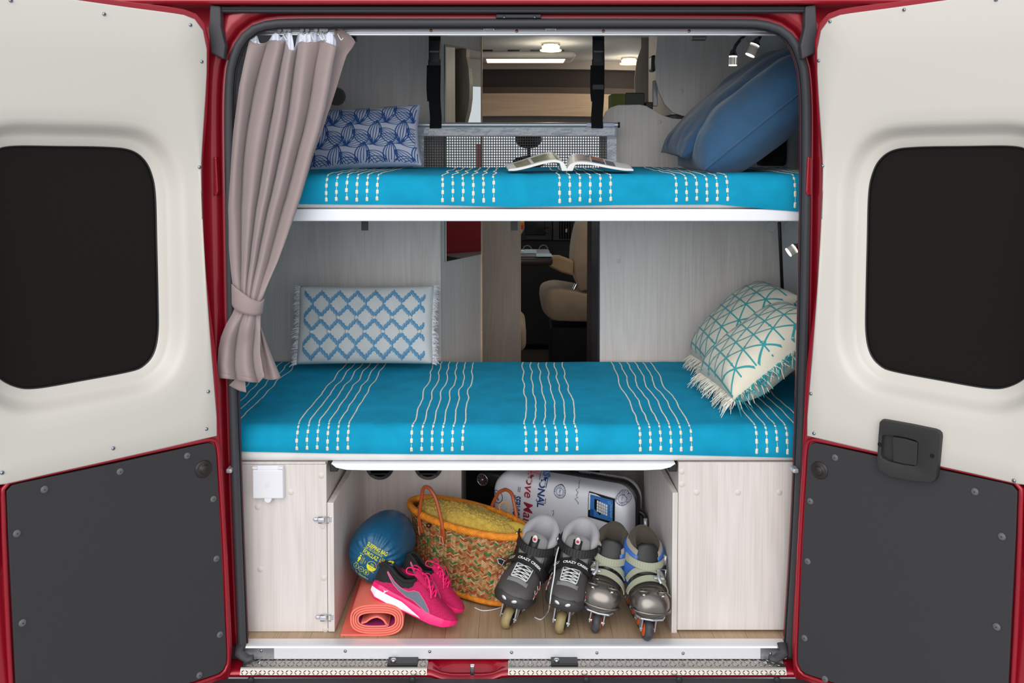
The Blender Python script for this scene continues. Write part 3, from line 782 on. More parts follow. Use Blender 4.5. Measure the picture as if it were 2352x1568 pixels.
# ---- cab: dashboard, seat, table
Yd = 4.05
dash = thing('dashboard', 'black dashboard with radio, knobs and air vent in the cab', 'dashboard', (.1, Yd, .3))
ztop = 1.0
obj('dash_body', MB().box(-.85, .85, Yd + .03, YE, .0, ztop, bev=.03, seg=3), DASH, dash, smooth=True, angle=50)
def dbox(x0, x1, y0, y1, d0, d1, mat, nm, bev=.004):
    a, b = at(x0, y1, Yd), at(x1, y0, Yd)
    return obj(nm, MB().box(a.x, b.x, Yd - d0, Yd + d1, a.z, b.z, bev=bev), mat, dash)
dbox(1180, 1268, 470, 552, .0, .03, M('console_black', (40, 38, 38), rough=.4), 'console')
dbox(1206, 1252, 505, 540, .006, .01, M('screen_black', (14, 14, 15), rough=.12), 'radio_screen')
dbox(1210, 1254, 542, 550, .008, .01, M('console_grey', (60, 58, 58), rough=.4), 'radio_keys')
dbox(1270, 1322, 500, 552, .0, .03, M('console_grey', (60, 58, 58)), 'vent_frame')
dbox(1284, 1316, 508, 548, .004, .004, M('hole_black', (8, 8, 8)), 'vent_opening')
for x in range(5):
    dbox(1287 + x * 6, 1289 + x * 6, 510, 546, .012, .004, M('console_black', (40, 38, 38)), 'vent_slat', 0)
dbox(1298, 1303, 524, 534, .018, .004, M('chrome_tab', (220, 220, 220), rough=.2, metal=1), 'vent_tab')
for px, py in ((1258, 529), (1211, 573), (1248, 572)):
    c = at(px, py, Yd - .0)
    k = obj('dial', MB().lathe([(0, -.03), (.02, -.03), (.024, -.02), (.026, .03)], c, (0, 1, 0), 20), M('console_black', (40, 38, 38)), dash, smooth=True, angle=40)
    if py > 550: obj('dial_ring', MB().tube([c + Vector((.03 * cos(2 * pi * q / 24), -.02, .03 * sin(2 * pi * q / 24))) for q in range(24)], .005, 6, closed=True), M('dial_white', (150, 150, 146), rough=.5), k)
obj('lower_console', B(at(1190, 700, Yd - .05).x, at(1330, 700, Yd - .05).x, Yd - .06, Yd + .05, .02, .66, bev=.02), DASH, dash)
# rear-view mirror on the windscreen
rm = thing('rear_view_mirror', 'black rear-view mirror hanging in front of the windscreen', 'mirror', at(1215, 372, 4.2))
c = at(1214, 373, 4.2)
obj('mirror_housing', MB().ell(c, .12, .03, .05, 20, 12), BLACKP, rm, smooth=True)
obj('mirror_stem', MB().cyl(c + Vector((0, 0, .03)), c + Vector((0, .02, .16)), .012), BLACKP, rm)
obj('sensor_housing', MB().ell(c + Vector((0, .02, .17)), .10, .06, .07, 16, 10), BLACKP, rm, smooth=True)
for i, cc in enumerate([(230, 190, 60), (200, 80, 40), (225, 170, 70), (230, 200, 90)]):
    q = at(1192 + i * 12, 370 if i % 2 else 380, 4.165); obj('hanging_bead', MB().ell(q, .017, .012, .017, 10, 8), M('bead_%d' % i, cc, rough=.5), rm, smooth=True)
# swivelled passenger seat
Ys = 3.05
sc_ = at(1300, 700, Ys)
seat = thing('swivel_chair', 'beige swivelled cab chair seen through the aisle', 'chair', (sc_.x, Ys, 0))
prof = [(1243, 690), (1246, 676), (1256, 668), (1280, 664), (1320, 670), (1352, 676), (1400, 676), (1400, 738), (1352, 740), (1300, 739), (1270, 736), (1252, 722), (1244, 706)]
pp = resample(smooth_path([at(x, y, Ys - .22) for x, y in prof], 4, True), 60, True)
cen = sum(pp, Vector()) / 60
lo_ = []
for yy, k in ((-.01, .86), (.0, .95), (.03, 1), (.38, 1), (.43, .95), (.44, .86)):
    lo_.append([cen + (p - cen) * k + Vector((0, yy, 0)) for p in pp])
obj('seat_cushion', MB().loft(lo_, True, True, True), BEIGE, seat, smooth=True, angle=60)
prof = [(1345, 500), (1330, 520), (1320, 560), (1316, 600), (1318, 630), (1326, 655), (1334, 668), (1345, 668), (1420, 650), (1420, 480), (1370, 470)]
pp = resample(smooth_path([at(x, y, Ys - .2) for x, y in prof], 4, True), 60, True)
cen = sum(pp, Vector()) / 60
obj('seat_back', MB().loft([[cen + (p - cen) * k + Vector((0, yy, 0)) for p in pp] for yy, k in ((-.01, .9), (.0, .97), (.03, 1), (.36, 1), (.4, .95))], True, True, True), BEIGE, seat, smooth=True, angle=60)
arm = [at(x, y, Ys - .24) for x, y in [(1262, 588), (1285, 588), (1318, 600), (1316, 634), (1290, 626), (1260, 612)]]
obj('armrest', MB().prism(arm, (0, .07, 0)), M('armrest_leatherette', (186, 156, 116), rough=.5), seat, bevel=.012)
pz = at(1300, 741, Ys)
obj('seat_pedestal', MB().box(sc_.x - .10, sc_.x + .25, Ys - .1, Ys + .2, 0, pz.z - .01, bev=.01), BLACKP, seat)
obj('recline_lever', MB().cyl(at(1318, 664, Ys - .26), at(1324, 652, Ys - .26), .012), M('chrome_tab', (220, 220, 220)), seat)
# table
Yt = 2.45
tz = at(1230, 590, Yt).z
tab = thing('dining_table', 'dark-edged dinette table with rounded corner in the aisle', 'table', (at(1230, 590, Yt).x, Yt, 0))
c0, c1 = at(1150, 590, Yt).x, at(1270, 590, Yt).x
obj('table_top', MB().box(-.35, c1, Yt - .0, Yt + .42, tz - .05, tz, bev=.018, seg=3), M('table_dark', (60, 52, 50), rough=.35), tab, smooth=True, angle=40)
obj('table_leg', MB().cyl((-.12, Yt + .2, 0), (-.12, Yt + .2, tz - .05), .03), ALU2, tab, smooth=True)
NAP = M('pale_blue_napkin', (196, 222, 236), rough=.8)
o = obj('napkin', B(at(1232, 590, Yt).x, c1 - .003, Yt + .0, Yt + .13, tz + .0005, tz + .005, bev=.002), NAP)
tag(o, 'pale blue napkin on the table corner nearest the aisle', 'napkin', 'napkins on the table')
o = obj('napkin', B(at(1165, 575, Yt + .2).x, at(1233, 575, Yt + .2).x, Yt + .16, Yt + .34, tz + .0005, tz + .006, bev=.002), NAP)
tag(o, 'pale blue napkin farther back with cutlery on it', 'napkin', 'napkins on the table')
s = obj('spoon', MB().tube([at(1180, 578, Yt + .2) + Vector((0, 0, .0)), at(1205, 578, Yt + .2)], .006, 6), STEEL)
s.location.z += (tz + .013) - at(1180, 578, Yt + .2).z
tag(s, 'small shiny spoon lying on the rear napkin', 'spoon')
gc = at(1192, 530, Yt + .26); gc = Vector((gc.x - .004, gc.y, tz + .006))
gt = thing('layered_drink_glass', 'stemmed glass with red and yellow layers half hidden behind the partition', 'glass', gc)
h0 = at(1195, 570, Yt + .26).z - gc.z
for i, (z0, z1, r0, r1, cc) in enumerate([(.10, .125, .022, .034, (236, 190, 120)), (.125, .15, .034, .036, (226, 76, 36)), (.15, .162, .036, .036, (232, 140, 40)), (.162, .178, .036, .036, (238, 206, 50)), (.178, .187, .036, .036, (226, 226, 226)), (.187, .196, .036, .036, (238, 206, 50))]):
    obj('layer', MB().lathe([(0, z0), (r0 - .002, z0), (r1 - .002, z1), (0, z1)], gc, (0, 0, 1), 18), M('layer_%d' % i, cc, rough=.3), gt, smooth=True, angle=40)
obj('glass_bowl', MB().lathe([(.0, 0), (.03, 0), (.03, .003), (.005, .008), (.005, .085), (.022, .1), (.036, .127), (.038, .24), (.0365, .24), (.0345, .13), (0, .098)], gc, (0, 0, 1), 20), gm, gt, smooth=True, angle=50)
# small lidded boxes on the partition top
c = at(1440, 231, YP + .09)
bx0, bx1 = at(1405, 238, YP + .06).x, at(1480, 238, YP + .06).x
zt1 = at(1440, 222, YP + .06).z
t = thing('lidded_box', 'small olive green woven box on the kitchen top behind the hump', 'box', ((bx0 + bx1) / 2, 1.05, 1.331))
obj('box_body', B(bx0, bx1, 1.0, 1.12, 1.331, zt1 + .012, bev=.004), M('olive_weave', (112, 118, 54), rough=.8, bump=(700, .6)), t)
obj('box_lid', B(at(1436, 230, 1.0).x, bx1 + .002, .998, 1.122, 1.40, zt1 + .016, bev=.003), M('dark_green_lid', (44, 50, 28), rough=.5), t)
o = obj('lidded_box', B(bx1 + .006, bx1 + .035, 1.0, 1.1, 1.331, zt1 - .02, bev=.004), M('dark_green_lid', (44, 50, 28)))
tag(o, 'tiny dark green box tucked beside the olive woven box', 'box')

o = obj('trim_3', MB().prism([Vector((.80, .09, CZ)), Vector((HX, .09, CZ)), Vector((HX, .09, 1.70))], (0, .83, 0)), LINING)
tag(o, 'sloping grey lining panel in the upper right roof corner', 'lining', kind='structure')

q0, q1 = at(1349, 700, 1.72).x, at(1364, 700, 1.72).x
o = obj('trim_4', B(q0, q1, 1.72, 1.75, 0, 1.26, bev=.002), DKBROWN)
tag(o, 'dark brown upright post right of the aisle', 'post', kind='structure')

o = obj('roof', B(-HX - .04, HX + .04, .1, 4.4, CZ + .045, CZ + .07), RED)
tag(o, 'red painted van roof above the doorway', 'roof', kind='structure')
for sg, nm_, lb in ((-1, 'wall_outer_left', 'red outer body side on the left of the van'), (1, 'wall_outer_right', 'red outer body side on the right of the van')):
    o = obj(nm_, B(min(sg * (HX + .032), sg * (HX + .05)), max(sg * (HX + .032), sg * (HX + .05)), .10, 1.6, -.3, CZ + .04), RED)
    tag(o, lb, 'body side', kind='structure')

for nm_, lb, bx in (('window_2', 'side window pane on the right beyond the kitchen block', (HX + .012, HX + .016, 1.62, 2.95, 1.06, 1.78)), ('window_3', 'side window pane on the left of the dinette', (-HX - .016, -HX - .012, 1.75, 3.0, 1.0, 1.5))):
    o = obj(nm_, B(*bx), gm); tag(o, lb, 'window', kind='structure')
# ================================================================ cabinets under the bunk
YC = .07                                   # front plane of the cabinets
ZL0 = at(1176, 1060, YC).z                 # underside of the lower mattress
def latch(px, py, parent):
    p = at(px, py, YC - .002)
    l = obj('toggle_latch', MB().box(p.x - .006, p.x + .014, YC - .016, YC, p.z - .007, p.z + .007, bev=.003).box(p.x - .020, p.x - .006, YC - .010, YC - .004, p.z - .005, p.z + .005, bev=.004), ALU2, parent, smooth=True, angle=40)
    obj('latch_loop', MB().tube([Vector((p.x + a, YC - .012, p.z + b)) for a, b in ((-.004, .009), (.026, .009), (.026, -.009), (-.004, -.009))], .0013, 6, closed=True), STEEL, l, smooth=True)
    k = obj('latch_keeper', MB().box(p.x + .026, p.x + .034, YC - .006, YC - .001, p.z - .0095, p.z + .0095, bev=.0025), ALU2, l)
    return l
xi = at(751, 1250, YC).x
lc = thing('storage_cabinet', 'pale wood bunk cabinet on the left with white flap socket and two latches', 'cabinet', (xi - .12, YC, 0))
obj('front_panel', B(-HX + .01, xi, YC, YC + .018, 0.001, at(0, 1066, YC).z, bev=.001), WOOD, lc)
obj('top_rail', B(-HX + .01, xi - .002, YC - .002, YC + .03, at(0, 1065, YC).z, ZL0 - .001, bev=.001), WOOD, lc)
obj('side_panel', B(xi - .018, xi, YC + .018, .62, 0.001, ZL0 - .002), WOOD, lc)
xa, xb = xi + .002, at(768, 1300, YC).x
pnl = MB().box(0, xb - xa, 0, .40, 0, at(0, 1153, YC).z - at(0, 1449, YC).z, bev=.0015)
pnl.xf(Matrix.Translation((xa, YC - .004, at(0, 1449, YC).z)) @ Matrix.Rotation(R(-1.5), 4, 'Z'))
dp = obj('side_hatch', pnl, WOOD, lc)
latch(736, 1191, lc); latch(741, 1415, lc)
# flap socket
a, b = at(583, 1066, YC), at(655, 1140, YC)
sk = obj('socket_box', MB().box(a.x, b.x, YC - .014, YC + .001, b.z, a.z, bev=.003), M('socket_white', (232, 232, 236), rough=.4), lc)
obj('socket_flap', MB().box(a.x + .001, b.x - .001, YC - .020, YC - .013, b.z + .001, a.z - .010, bev=.003), M('socket_white', (232, 232, 236)), sk)
c = at(619, 1141, YC)
obj('flap_tab', MB().lathe([(0, -.019), (.010, -.019), (.011, -.017), (.011, -.006)], Vector((c.x, YC, c.z)), (0, 1, 0), 20), M('socket_white', (232, 232, 236)), sk, smooth=True, angle=40)
for px in (589, 648):
    c = at(px, 1068, YC); obj('flap_hinge', B(c.x - .007, c.x + .007, YC - .019, YC - .01, c.z - .006, c.z + .002, bev=.001), M('socket_white', (232, 232, 236)), sk)
ic = at(619, 1108, YC); emb = MB(); fnp = lambda u, v: Vector((ic.x + u, YC - .0203, ic.z + v))
put_line(emb, fnp, [(-.006, .006), (.006, .006), (.006, -.006), (-.006, -.006)], .0012, True); put_line(emb, fnp, [(-.004, .001), (.004, .001)], .001); put_line(emb, fnp, [(-.004, -.003), (.004, -.003)], .001)
obj('embossed_mark', emb, M('socket_emboss', (214, 214, 220), rough=.5), sk)
screw_caps([(668, 1130), (738, 1092), (592, 1164), (598, 1307), (741, 1208), (744, 1327), (747, 1445)], YC, lc)

xj = at(1557, 1250, YC).x
rc = thing('storage_cabinet', 'pale wood bunk cabinet on the right with chrome knob inside', 'cabinet', (xj + .12, YC, 0))
obj('front_panel', B(xj, HX - .01, YC, YC + .018, .006, ZL0 - .002, bev=.001), WOOD, rc)
obj('side_panel', B(xj, xj + .018, YC + .018, .92, .001, ZL0 - .002), WOOD, rc)
xa, xb = at(1543, 1300, YC).x, xj - .0015
pnl = MB().box(-(xb - xa), 0, 0, .50, 0, at(0, 1130, YC).z - at(0, 1472, YC).z, bev=.0015)
pnl.xf(Matrix.Translation((xb, YC - .004, at(0, 1472, YC).z)) @ Matrix.Rotation(R(1.5), 4, 'Z'))
hatch = obj('side_hatch', pnl, WOOD, rc)
kp = at(1541, 1294, .16); kx = xb - (xb - xa) - .003
kn = obj('knob_plate', MB().ell((kx, .16, kp.z), .002, .012, .02, 12, 8), STEEL, hatch, smooth=True)
obj('knob', MB().lathe([(0, -.016), (.006, -.015), (.007, -.011), (.003, -.006), (.004, 0)], (kx, .16, kp.z), (1, 0, 0), 14), STEEL, kn, smooth=True)
screw_caps([(1600, 1131), (1695, 1131), (1790, 1131), (1566, 1083), (1566, 1112)], YC, rc)
# heater box with two air outlets
x0, x1 = xi + .001, at(1060, 1150, .62).x
hb_ = thing('heater_box', 'pale wood heater box with two black round air outlets under the bunk', 'heater box', ((x0 + x1) / 2, .63, 0))
obj('front_panel', B(x0, x1, .62, .638, .001, ZL0 - .034), WOOD, hb_)
obj('side_panel', B(x1 - .018, x1, .638, .92, .001, ZL0 - .034), WOOD, hb_)
for px in (873, 984):
    c = at(px, 1068, .62)
    v = obj('air_outlet', MB().lathe([(.0, .0), (.036, .0), (.038, -.012), (.046, -.014), (.05, -.008), (.051, 0)], Vector((c.x, .62, c.z)), (0, 1, 0), 28), BLACKP, hb_, smooth=True, angle=40)
    for k in range(4): obj('outlet_slat', B(c.x - .034, c.x + .034, .606, .616, c.z - .03 + k * .018, c.z - .024 + k * .018), BLACKP, v)
o = obj('underbed_shade_board', MB().box(x1, pr.x + .3, .945, .96, 0, ZL0 - .02), M('painted_shade_black', (30, 26, 24), rough=.8))  # added board, its near-black colour stands in for the shade under the bunk
tag(o, 'added near-black board standing in for the shade behind the suitcase', 'partition', kind='structure')

# ================================================================ bunks
def mattress(name, label, x0, x1, y0, y1, z0, z1):
    o = obj(name, MB().box(x0, x1, y0, y1, z0, z1, bev=.02, seg=4), fabric('mattress_ticking' + name[:1] + str(round(z0, 2)), (232, 230, 228), 350, .5), smooth=True)
    return o
# lower
bb = thing('bunk_base', 'white moulded lower bunk base with rounded ends under the turquoise blanket', 'bunk', (0, .45, ZL0 - .03))
pts = [(760, 1057), (762, 1066), (772, 1074), (795, 1079), (840, 1080), (1480, 1080), (1520, 1078), (1540, 1073), (1550, 1066), (1552, 1057)]
P = [at(x, y, .055) for x, y in pts]
for q_ in P: q_.z = min(q_.z, ZL0 - .0005)
obj('bunk_board', MB().prism(P, (0, .84, 0)), WHITE, bb, bevel=.004)
for px in (766, 1546):
    p = at(px, 1075, .07); obj('support_bracket', B(p.x - .012, p.x + .012, .072, .16, p.z - .012, p.z + .012, bev=.003), BLACKP, bb)
LBY0, LBY1 = .062, .885
zlt = at(1176, 966, LBY0 + .05).z
lm = mattress('mattress', '', -1.0, 1.0, LBY0, LBY1, ZL0 + .001, zlt - .012)
tag(lm, 'white mattress edge showing under the lower turquoise blanket', 'mattress')
# upper
YU = .085
zu0, zu1 = at(0, 508, YU).z, at(0, 480, YU).z
ub = thing('bunk_base', 'white upper bunk board with straight front edge', 'bunk', (0, .45, zu0))
obj('bunk_board', MB().box(-HX + .012, HX - .012, YU, .80, zu0, zu1, bev=.004), WHITE, ub)
zut = at(1176, 400, YU + .04).z
um = mattress('mattress', '', -1.0, 1.0, YU + .004, .795, zu1 + .001, zut - .012)
tag(um, 'thin white mattress edge above the upper bunk board', 'mattress')
# gas strut and bracket on the right, loose strap ends below
p0, p1 = at(1790, 512, .5), at(1797, 668, .78)
gs = thing('gas_strut', 'thin black gas strut under the upper bunk by the right wall', 'gas strut', p0)
obj('strut_rod', MB().cyl(p0, Vector((at(1797, 668, .75).x, .75, at(1797, 668, .75).z)), .006, n=10), BLACKP, gs, smooth=True)
for px in (1772, 1812):
    p = at(px, 520, .55); obj('strut_bracket', MB().lathe([(0, -.006), (.018, -.006), (.02, 0), (.02, .006), (0, .006)], p, (0, 1, 0), 16), M('grey_bracket', (176, 178, 176), rough=.6), gs, smooth=True, angle=40)
for px, w_ in ((838, 15), (1181, 17)):
    p = at(px, 516, .3); obj('strap_end', MB().box(p.x - .011, p.x + .011, .298, .301, p.z - .018, zu0 + .001).xf(Matrix.Identity(4)), BLACKP, ub)

# ---- blankets
TURQ = fabric('turquoise_cotton', (8, 150, 188), 700, .35, vary=.10, sheen=.0)
STITCH = fabric('ecru_thread', (240, 228, 205), 900, .3)
def make_blanket(name, label, x0, x1, y0, y1, zb, zt, r, lines, slope, seed, hem_tab):
    ys, L = [], []
    H = (zt - r) - zb; A = r * pi / 2; Ltot = H + A + (y1 - y0 - r)
    def prof(t):
        if t < H: return y0, zb + t, 0
        if t < H + A:
            a = (t - H) / r; return y0 + r - r * cos(a), zt - r + r * sin(a), a
        d = t - H - A; return y0 + r + d, zt + slope * d, pi / 2
    def pos(x, t, lift=0):
        y, z, a = prof(t)
        dirn = Vector((0, -cos(a), sin(a)))
        k = min(1, t / .03)
        nzv = .0035 * nz(x * 6, t * 7 + seed, 1.3) + .0012 * nz(x * 25, t * 22, seed)
        sagb = (1 - sstep(0, H, t)) * interp(x, hem_tab)
        bulge = .004 * sin(pi * min(1, t / (H + 1e-6))) if t < H else 0
        return Vector((x, y, z + sagb)) + dirn * (nzv * k + bulge + lift)
    ts = [H * i / 10 for i in range(10)] + [H + A * i / 10 for i in range(10)] + [H + A + (Ltot - H - A) * (i / 44) for i in range(45)]
    nx = 180
    m = MB(); vs = [pos(x0 + (x1 - x0) * i / nx, t) for t in ts for i in range(nx + 1)]
    fs = [(j * (nx + 1) + i, j * (nx + 1) + i + 1, (j + 1) * (nx + 1) + i + 1, (j + 1) * (nx + 1) + i) for j in range(len(ts) - 1) for i in range(nx)]
    m.add(vs, fs)
    root = obj(name, m, TURQ, smooth=True)
    tag(root, label, 'blanket', 'turquoise stitched blankets')
    st = MB()
    for li, X in enumerate(lines):
        t = .008 + .006 * ((li * 7) % 3) / 3
        while t < Ltot - .01:
            top = sstep(H, H + A, t)
            ln = .0135 * (1 - top) + .0074 * top; step = .0225 * (1 - top) + .0096 * top; w = .0037 * (1 - top) + .0022 * top
            wob = top * (.011 * nz(t * 7.5, seed * 3 + (li // 6) * .9, .2) + .003 * nz(t * 16, li * .31, seed)) + (1 - top) * .0012 * nz(t * 40, li, seed)
            x = X + wob
            if x0 + .004 < x < x1 - .004:
                a_ = pos(x, t, .0006); b_ = pos(x, t + ln, .0006); c_ = pos(x, t + ln / 2, .0006)
                sx = Vector((w, 0, 0)); d = (pos(x, t + ln / 2, .006) - c_).normalized() * (.0024 * (1 - top) + .0013 * top)
                st.add([a_, a_.lerp(c_, .22) - sx, b_.lerp(c_, .22) - sx, b_, b_.lerp(c_, .22) + sx, a_.lerp(c_, .22) + sx, a_.lerp(c_, .6) + d, b_.lerp(c_, .6) + d],
                       [(0, 1, 6), (1, 2, 7, 6), (2, 3, 7), (3, 4, 7), (4, 5, 6, 7), (5, 0, 6)])
                e_ = pos(x, t + step, .0004); st.add([b_ - sx * .16, b_ + sx * .16, e_ + sx * .16, e_ - sx * .16], [(0, 1, 2, 3)])
            t += step * (1 + .12 * random.uniform(-1, 1))
    obj('running_stitch', st, STITCH, root, kind='stuff')
    return root
def group_lines(starts, py, Y):
    return [at(s + 23.4 * i, py, Y).x for s in starts for i in range(6)]
ll = group_lines([420, 683, 946, 1208, 1470, 1737], 1010, LBY0)
zlb = at(0, 1041, LBY0 - .004).z
make_blanket('bed_blanket', 'turquoise blanket with cream stitched lines covering the lower bunk', -1.0, 1.0, LBY0 - .005, LBY1 + .002, zlb, zlt, .038, ll, .0, 2.0, [(-.8, .006), (-.5, 0), (0, -.004), (.4, -.002), (.8, -.012)])
ul = group_lines([483, 750, 1017, 1285, 1553, 1825], 440, YU)
zub = at(0, 471, YU - .002).z
make_blanket('bed_blanket', 'turquoise blanket with cream stitched lines covering the upper bunk', -1.0, 1.0, YU - .003, .797, zub, zut, .034, ul, .012, 5.0, [(-.8, .004), (-.5, .002), (-.2, 0), (0, -.006), (.3, 0), (.6, .002), (.75, -.012), (.85, -.02)])

# ================================================================ curtain rail
zr0, zr1 = at(0, 82, .05).z, at(0, 63, .05).z
xa, xb = at(598, 75, .05).x, at(1806, 75, .05).x
rail = thing('curtain_rail', 'long aluminium curtain rail across the top of the doorway', 'curtain rail', (0, .05, zr0))
h = zr1 - zr0
obj('rail_profile', MB().box(xa, xb, .042, .062, zr0, zr0 + h * .22, bev=.001).box(xa, xb, .048, .062, zr0 + h * .22, zr0 + h * .45).box(xa, xb, .044, .062, zr0 + h * .45, zr0 + h * .8, bev=.001).box(xa, xb, .05, .062, zr0 + h * .8, zr1 + .01), ALU2, rail)
for px, py in [(990, 70), (1187, 71), (1386, 71), (1583, 71), (1782, 73)]:
    p = at(px, py, .043); obj('rail_screw', MB().lathe([(0, -.0015), (.0035, -.001), (.0045, .001)], p, (0, 1, 0), 12), M('brass_screw', (170, 140, 90), rough=.3, metal=1), rail, smooth=True)
for px in (1123, 1265):
    p = at(px, 65, .04); obj('spring_clip', MB().tube([p + Vector((-.014, 0, -.006)), p + Vector((-.014, 0, 0)), p + Vector((.014, 0, 0)), p + Vector((.014, 0, -.006))], .0035, 6), STEEL, rail, smooth=True)
p0, p1 = at(1590, 81, .07), at(1622, 92, .07)
obj('end_stop', B(p0.x, p1.x, .065, .09, p1.z, p0.z + .004, bev=.002), BLACKP, rail)
obj('header_board', B(-HX, HX, .064, .09, zr1 - .004, CZ), LINING, rail)

# ================================================================ curtain
CUR = fabric('taupe_satin', (156, 140, 138), 1500, .06, rough=.55, sheen=.35, vary=.02)
CURB = fabric('taupe_weave', (158, 140, 138), 700, .5, rough=.95, vary=.05)
TAPE = fabric('white_heading_tape', (226, 230, 246), 900, .3)
curt = thing('curtain', 'taupe satin curtain tied back at the left of the doorway', 'curtain', at(560, 880, -.01))
XL = [(92, 573), (110, 569), (150, 560), (200, 550), (300, 537), (400, 529), (480, 524), (560, 526), (620, 531), (660, 536), (705, 541), (722, 534), (745, 520), (775, 508), (800, 503), (840, 500), (872, 505)]
XR = [(75, 770), (110, 772), (150, 764), (200, 756), (250, 746), (300, 733), (350, 717), (400, 704), (450, 690), (500, 673), (540, 660), (600, 638), (650, 616), (690, 600), (720, 598), (760, 598), (810, 598), (850, 604), (875, 610)]
TOPE = [(560, 94), (573, 92), (583, 99), (595, 100.5), (609, 98), (619, 93), (634, 92), (642, 96), (652, 92.5), (660, 102), (666, 115), (679, 115), (684, 99.5), (693, 94.5), (704, 98), (712, 96), (725, 97), (739, 92.5), (749, 97), (770, 105), (800, 105)]
BOTE = [(490, 866), (503, 866), (541, 870), (577, 876), (593, 876), (606, 864), (620, 860)]
def ycen(py): return interp(py, [(60, .02), (300, .01), (600, -.015), (700, -.03), (880, -.04)])
def fold(u, py):
    s1 = 4.7 * u + .16 * sin(2 * pi * u * 1.4 + 2.2) + .30 * nz(u * 2.5, py * .0030, 4) + .15
    g1 = 2 * abs(sin(pi * s1)) ** .75 - 1
    s2 = 2.3 * u + .12 * nz(u * 2, py * .01, 9) + .1
    g2 = 2 * abs(sin(pi * s2)) ** .8 - 1
    b = sstep(690, 760, py)
    A1 = interp(py, [(90, .016), (200, .026), (420, .025), (600, .015), (700, .004)])
    A2 = interp(py, [(705, .004), (760, .016), (880, .020)])
    return -(g1 * A1 * (1 - b) + g2 * A2 * b) - (.006 * nz(u * 3, py * .008, 2))
def cpoint(u, py, dy=0, du=0):
    a, b = interp(py, XL), interp(py, XR)
    px = a + (b - a) * u
    Y = ycen(py) + fold(u, py) + .022 * (1 - abs(2 * u - 1) ** 2) * -1 * sstep(620, 700, py) * (1 - sstep(740, 800, py)) + dy
    return px, Y
NU, NV = 150, 110
def cfun(u, v):
    px0 = interp(100, XL) + (interp(100, XR) - interp(100, XL)) * u
    t0 = interp(px0, TOPE); pb0 = 502 + 106 * u; t1 = interp(pb0, BOTE)
    py = t0 + (t1 - t0) * v
    px, Y = cpoint(u, py)
    return at(px, py, Y)
obj('drape', MB().grid(cfun, NU, NV), CUR, curt, smooth=True, solid=-.0015)
def hemf(u, v):
    pb0 = 502 + 106 * u; t1 = interp(pb0, BOTE); py = t1 - 9 + 11 * v
    px, Y = cpoint(u, min(py, t1)); return at(px, py, Y - .004 - .003 * sin(pi * v))
obj('hem', MB().grid(hemf, NU, 8), CURB, curt, smooth=True)
# underside seen at the leading edge
WF = [(66, 10), (80, 34), (95, 48), (106, 42), (125, 30), (180, 22), (260, 12), (350, 6), (420, 4), (520, 3)]
def flapf(u, v):
    py = 66 + (520 - 66) * v
    x0 = interp(py, XR) - 2; w = interp(py, WF)
    return at(x0 + w * u, py, ycen(py) - .004 + .035 * u * sstep(60, 120, py) + .012 * sin(u * pi))
obj('turned_edge', MB().grid(flapf, 14, 60), CURB, curt, smooth=True, solid=.0015)
def flap2(u, v):
    py = 750 + (868 + 4 * sin(pi * u) - 750) * v
    x0 = 596 + 6 * v; w = 3 + 40 * v ** 1.1
    return at(x0 + w * u, py, ycen(py) + .01 + .03 * u + .012 * sin(u * 2 * pi))
obj('turned_edge', MB().grid(flap2, 14, 24), CURB, curt, smooth=True, solid=.0015)
def tail(u, v):
    py = 862 + (884 + 16 * u - 862 + 3 * sin(3 * u)) * v
    return at(548 - 22 * v + (14 + 26 * v) * u, py, -.028 + .01 * sin(pi * u))
obj('hem_tail', MB().grid(tail, 12, 12), CURB, curt, smooth=True, solid=.002)
# heading tape
TT = [(568, 84), (575, 78), (586, 77), (592, 84), (596, 99), (612, 100), (618, 92), (624, 82), (632, 75), (640, 79), (646, 86), (652, 80), (658, 75), (670, 76), (674, 96), (676, 114), (680, 100), (682, 80), (690, 76), (698, 82), (704, 76), (714, 80), (722, 75), (730, 82), (738, 75), (748, 80), (756, 72), (766, 80), (772, 92)]
def tapef(u, v):
    px = 568 + 204 * u; t0 = interp(px, TT); t1 = max(t0 + 1, interp(px, TOPE) + 8)
    return at(px, t0 + (t1 - t0) * v, ycen(90) + fold((px - 570) / 200, 100) + .004 + .003 * sin(px * .5))
obj('heading_tape', MB().grid(tapef, 120, 6), TAPE, curt, smooth=True, solid=.001)
HOOK = M('hook_white', (226, 228, 226), rough=.4)
for px in (584, 642, 655, 664, 694, 706, 726, 738, 745, 750, 782):
    p = at(px, 69, .036); q = at(px - 5 + (px * 7) % 11, 92, ycen(90) - .008)
    hk = obj('curtain_hook', MB().tube(smooth_path([p + Vector((0, 0, -.002)), p + Vector((-.004, -.008, -.010)), (p + q) / 2 + Vector((-.006, -.012, 0)), q + Vector((.0, -.004, 0)), q + Vector((.005, 0, .006))], 5), .0014, 6), HOOK, curt, smooth=True)
    obj('glider', MB().lathe([(0, -.005), (.0055, -.004), (.006, .004), (0, .005)], p, (0, 1, 0), 12), HOOK, hk, smooth=True, angle=40)
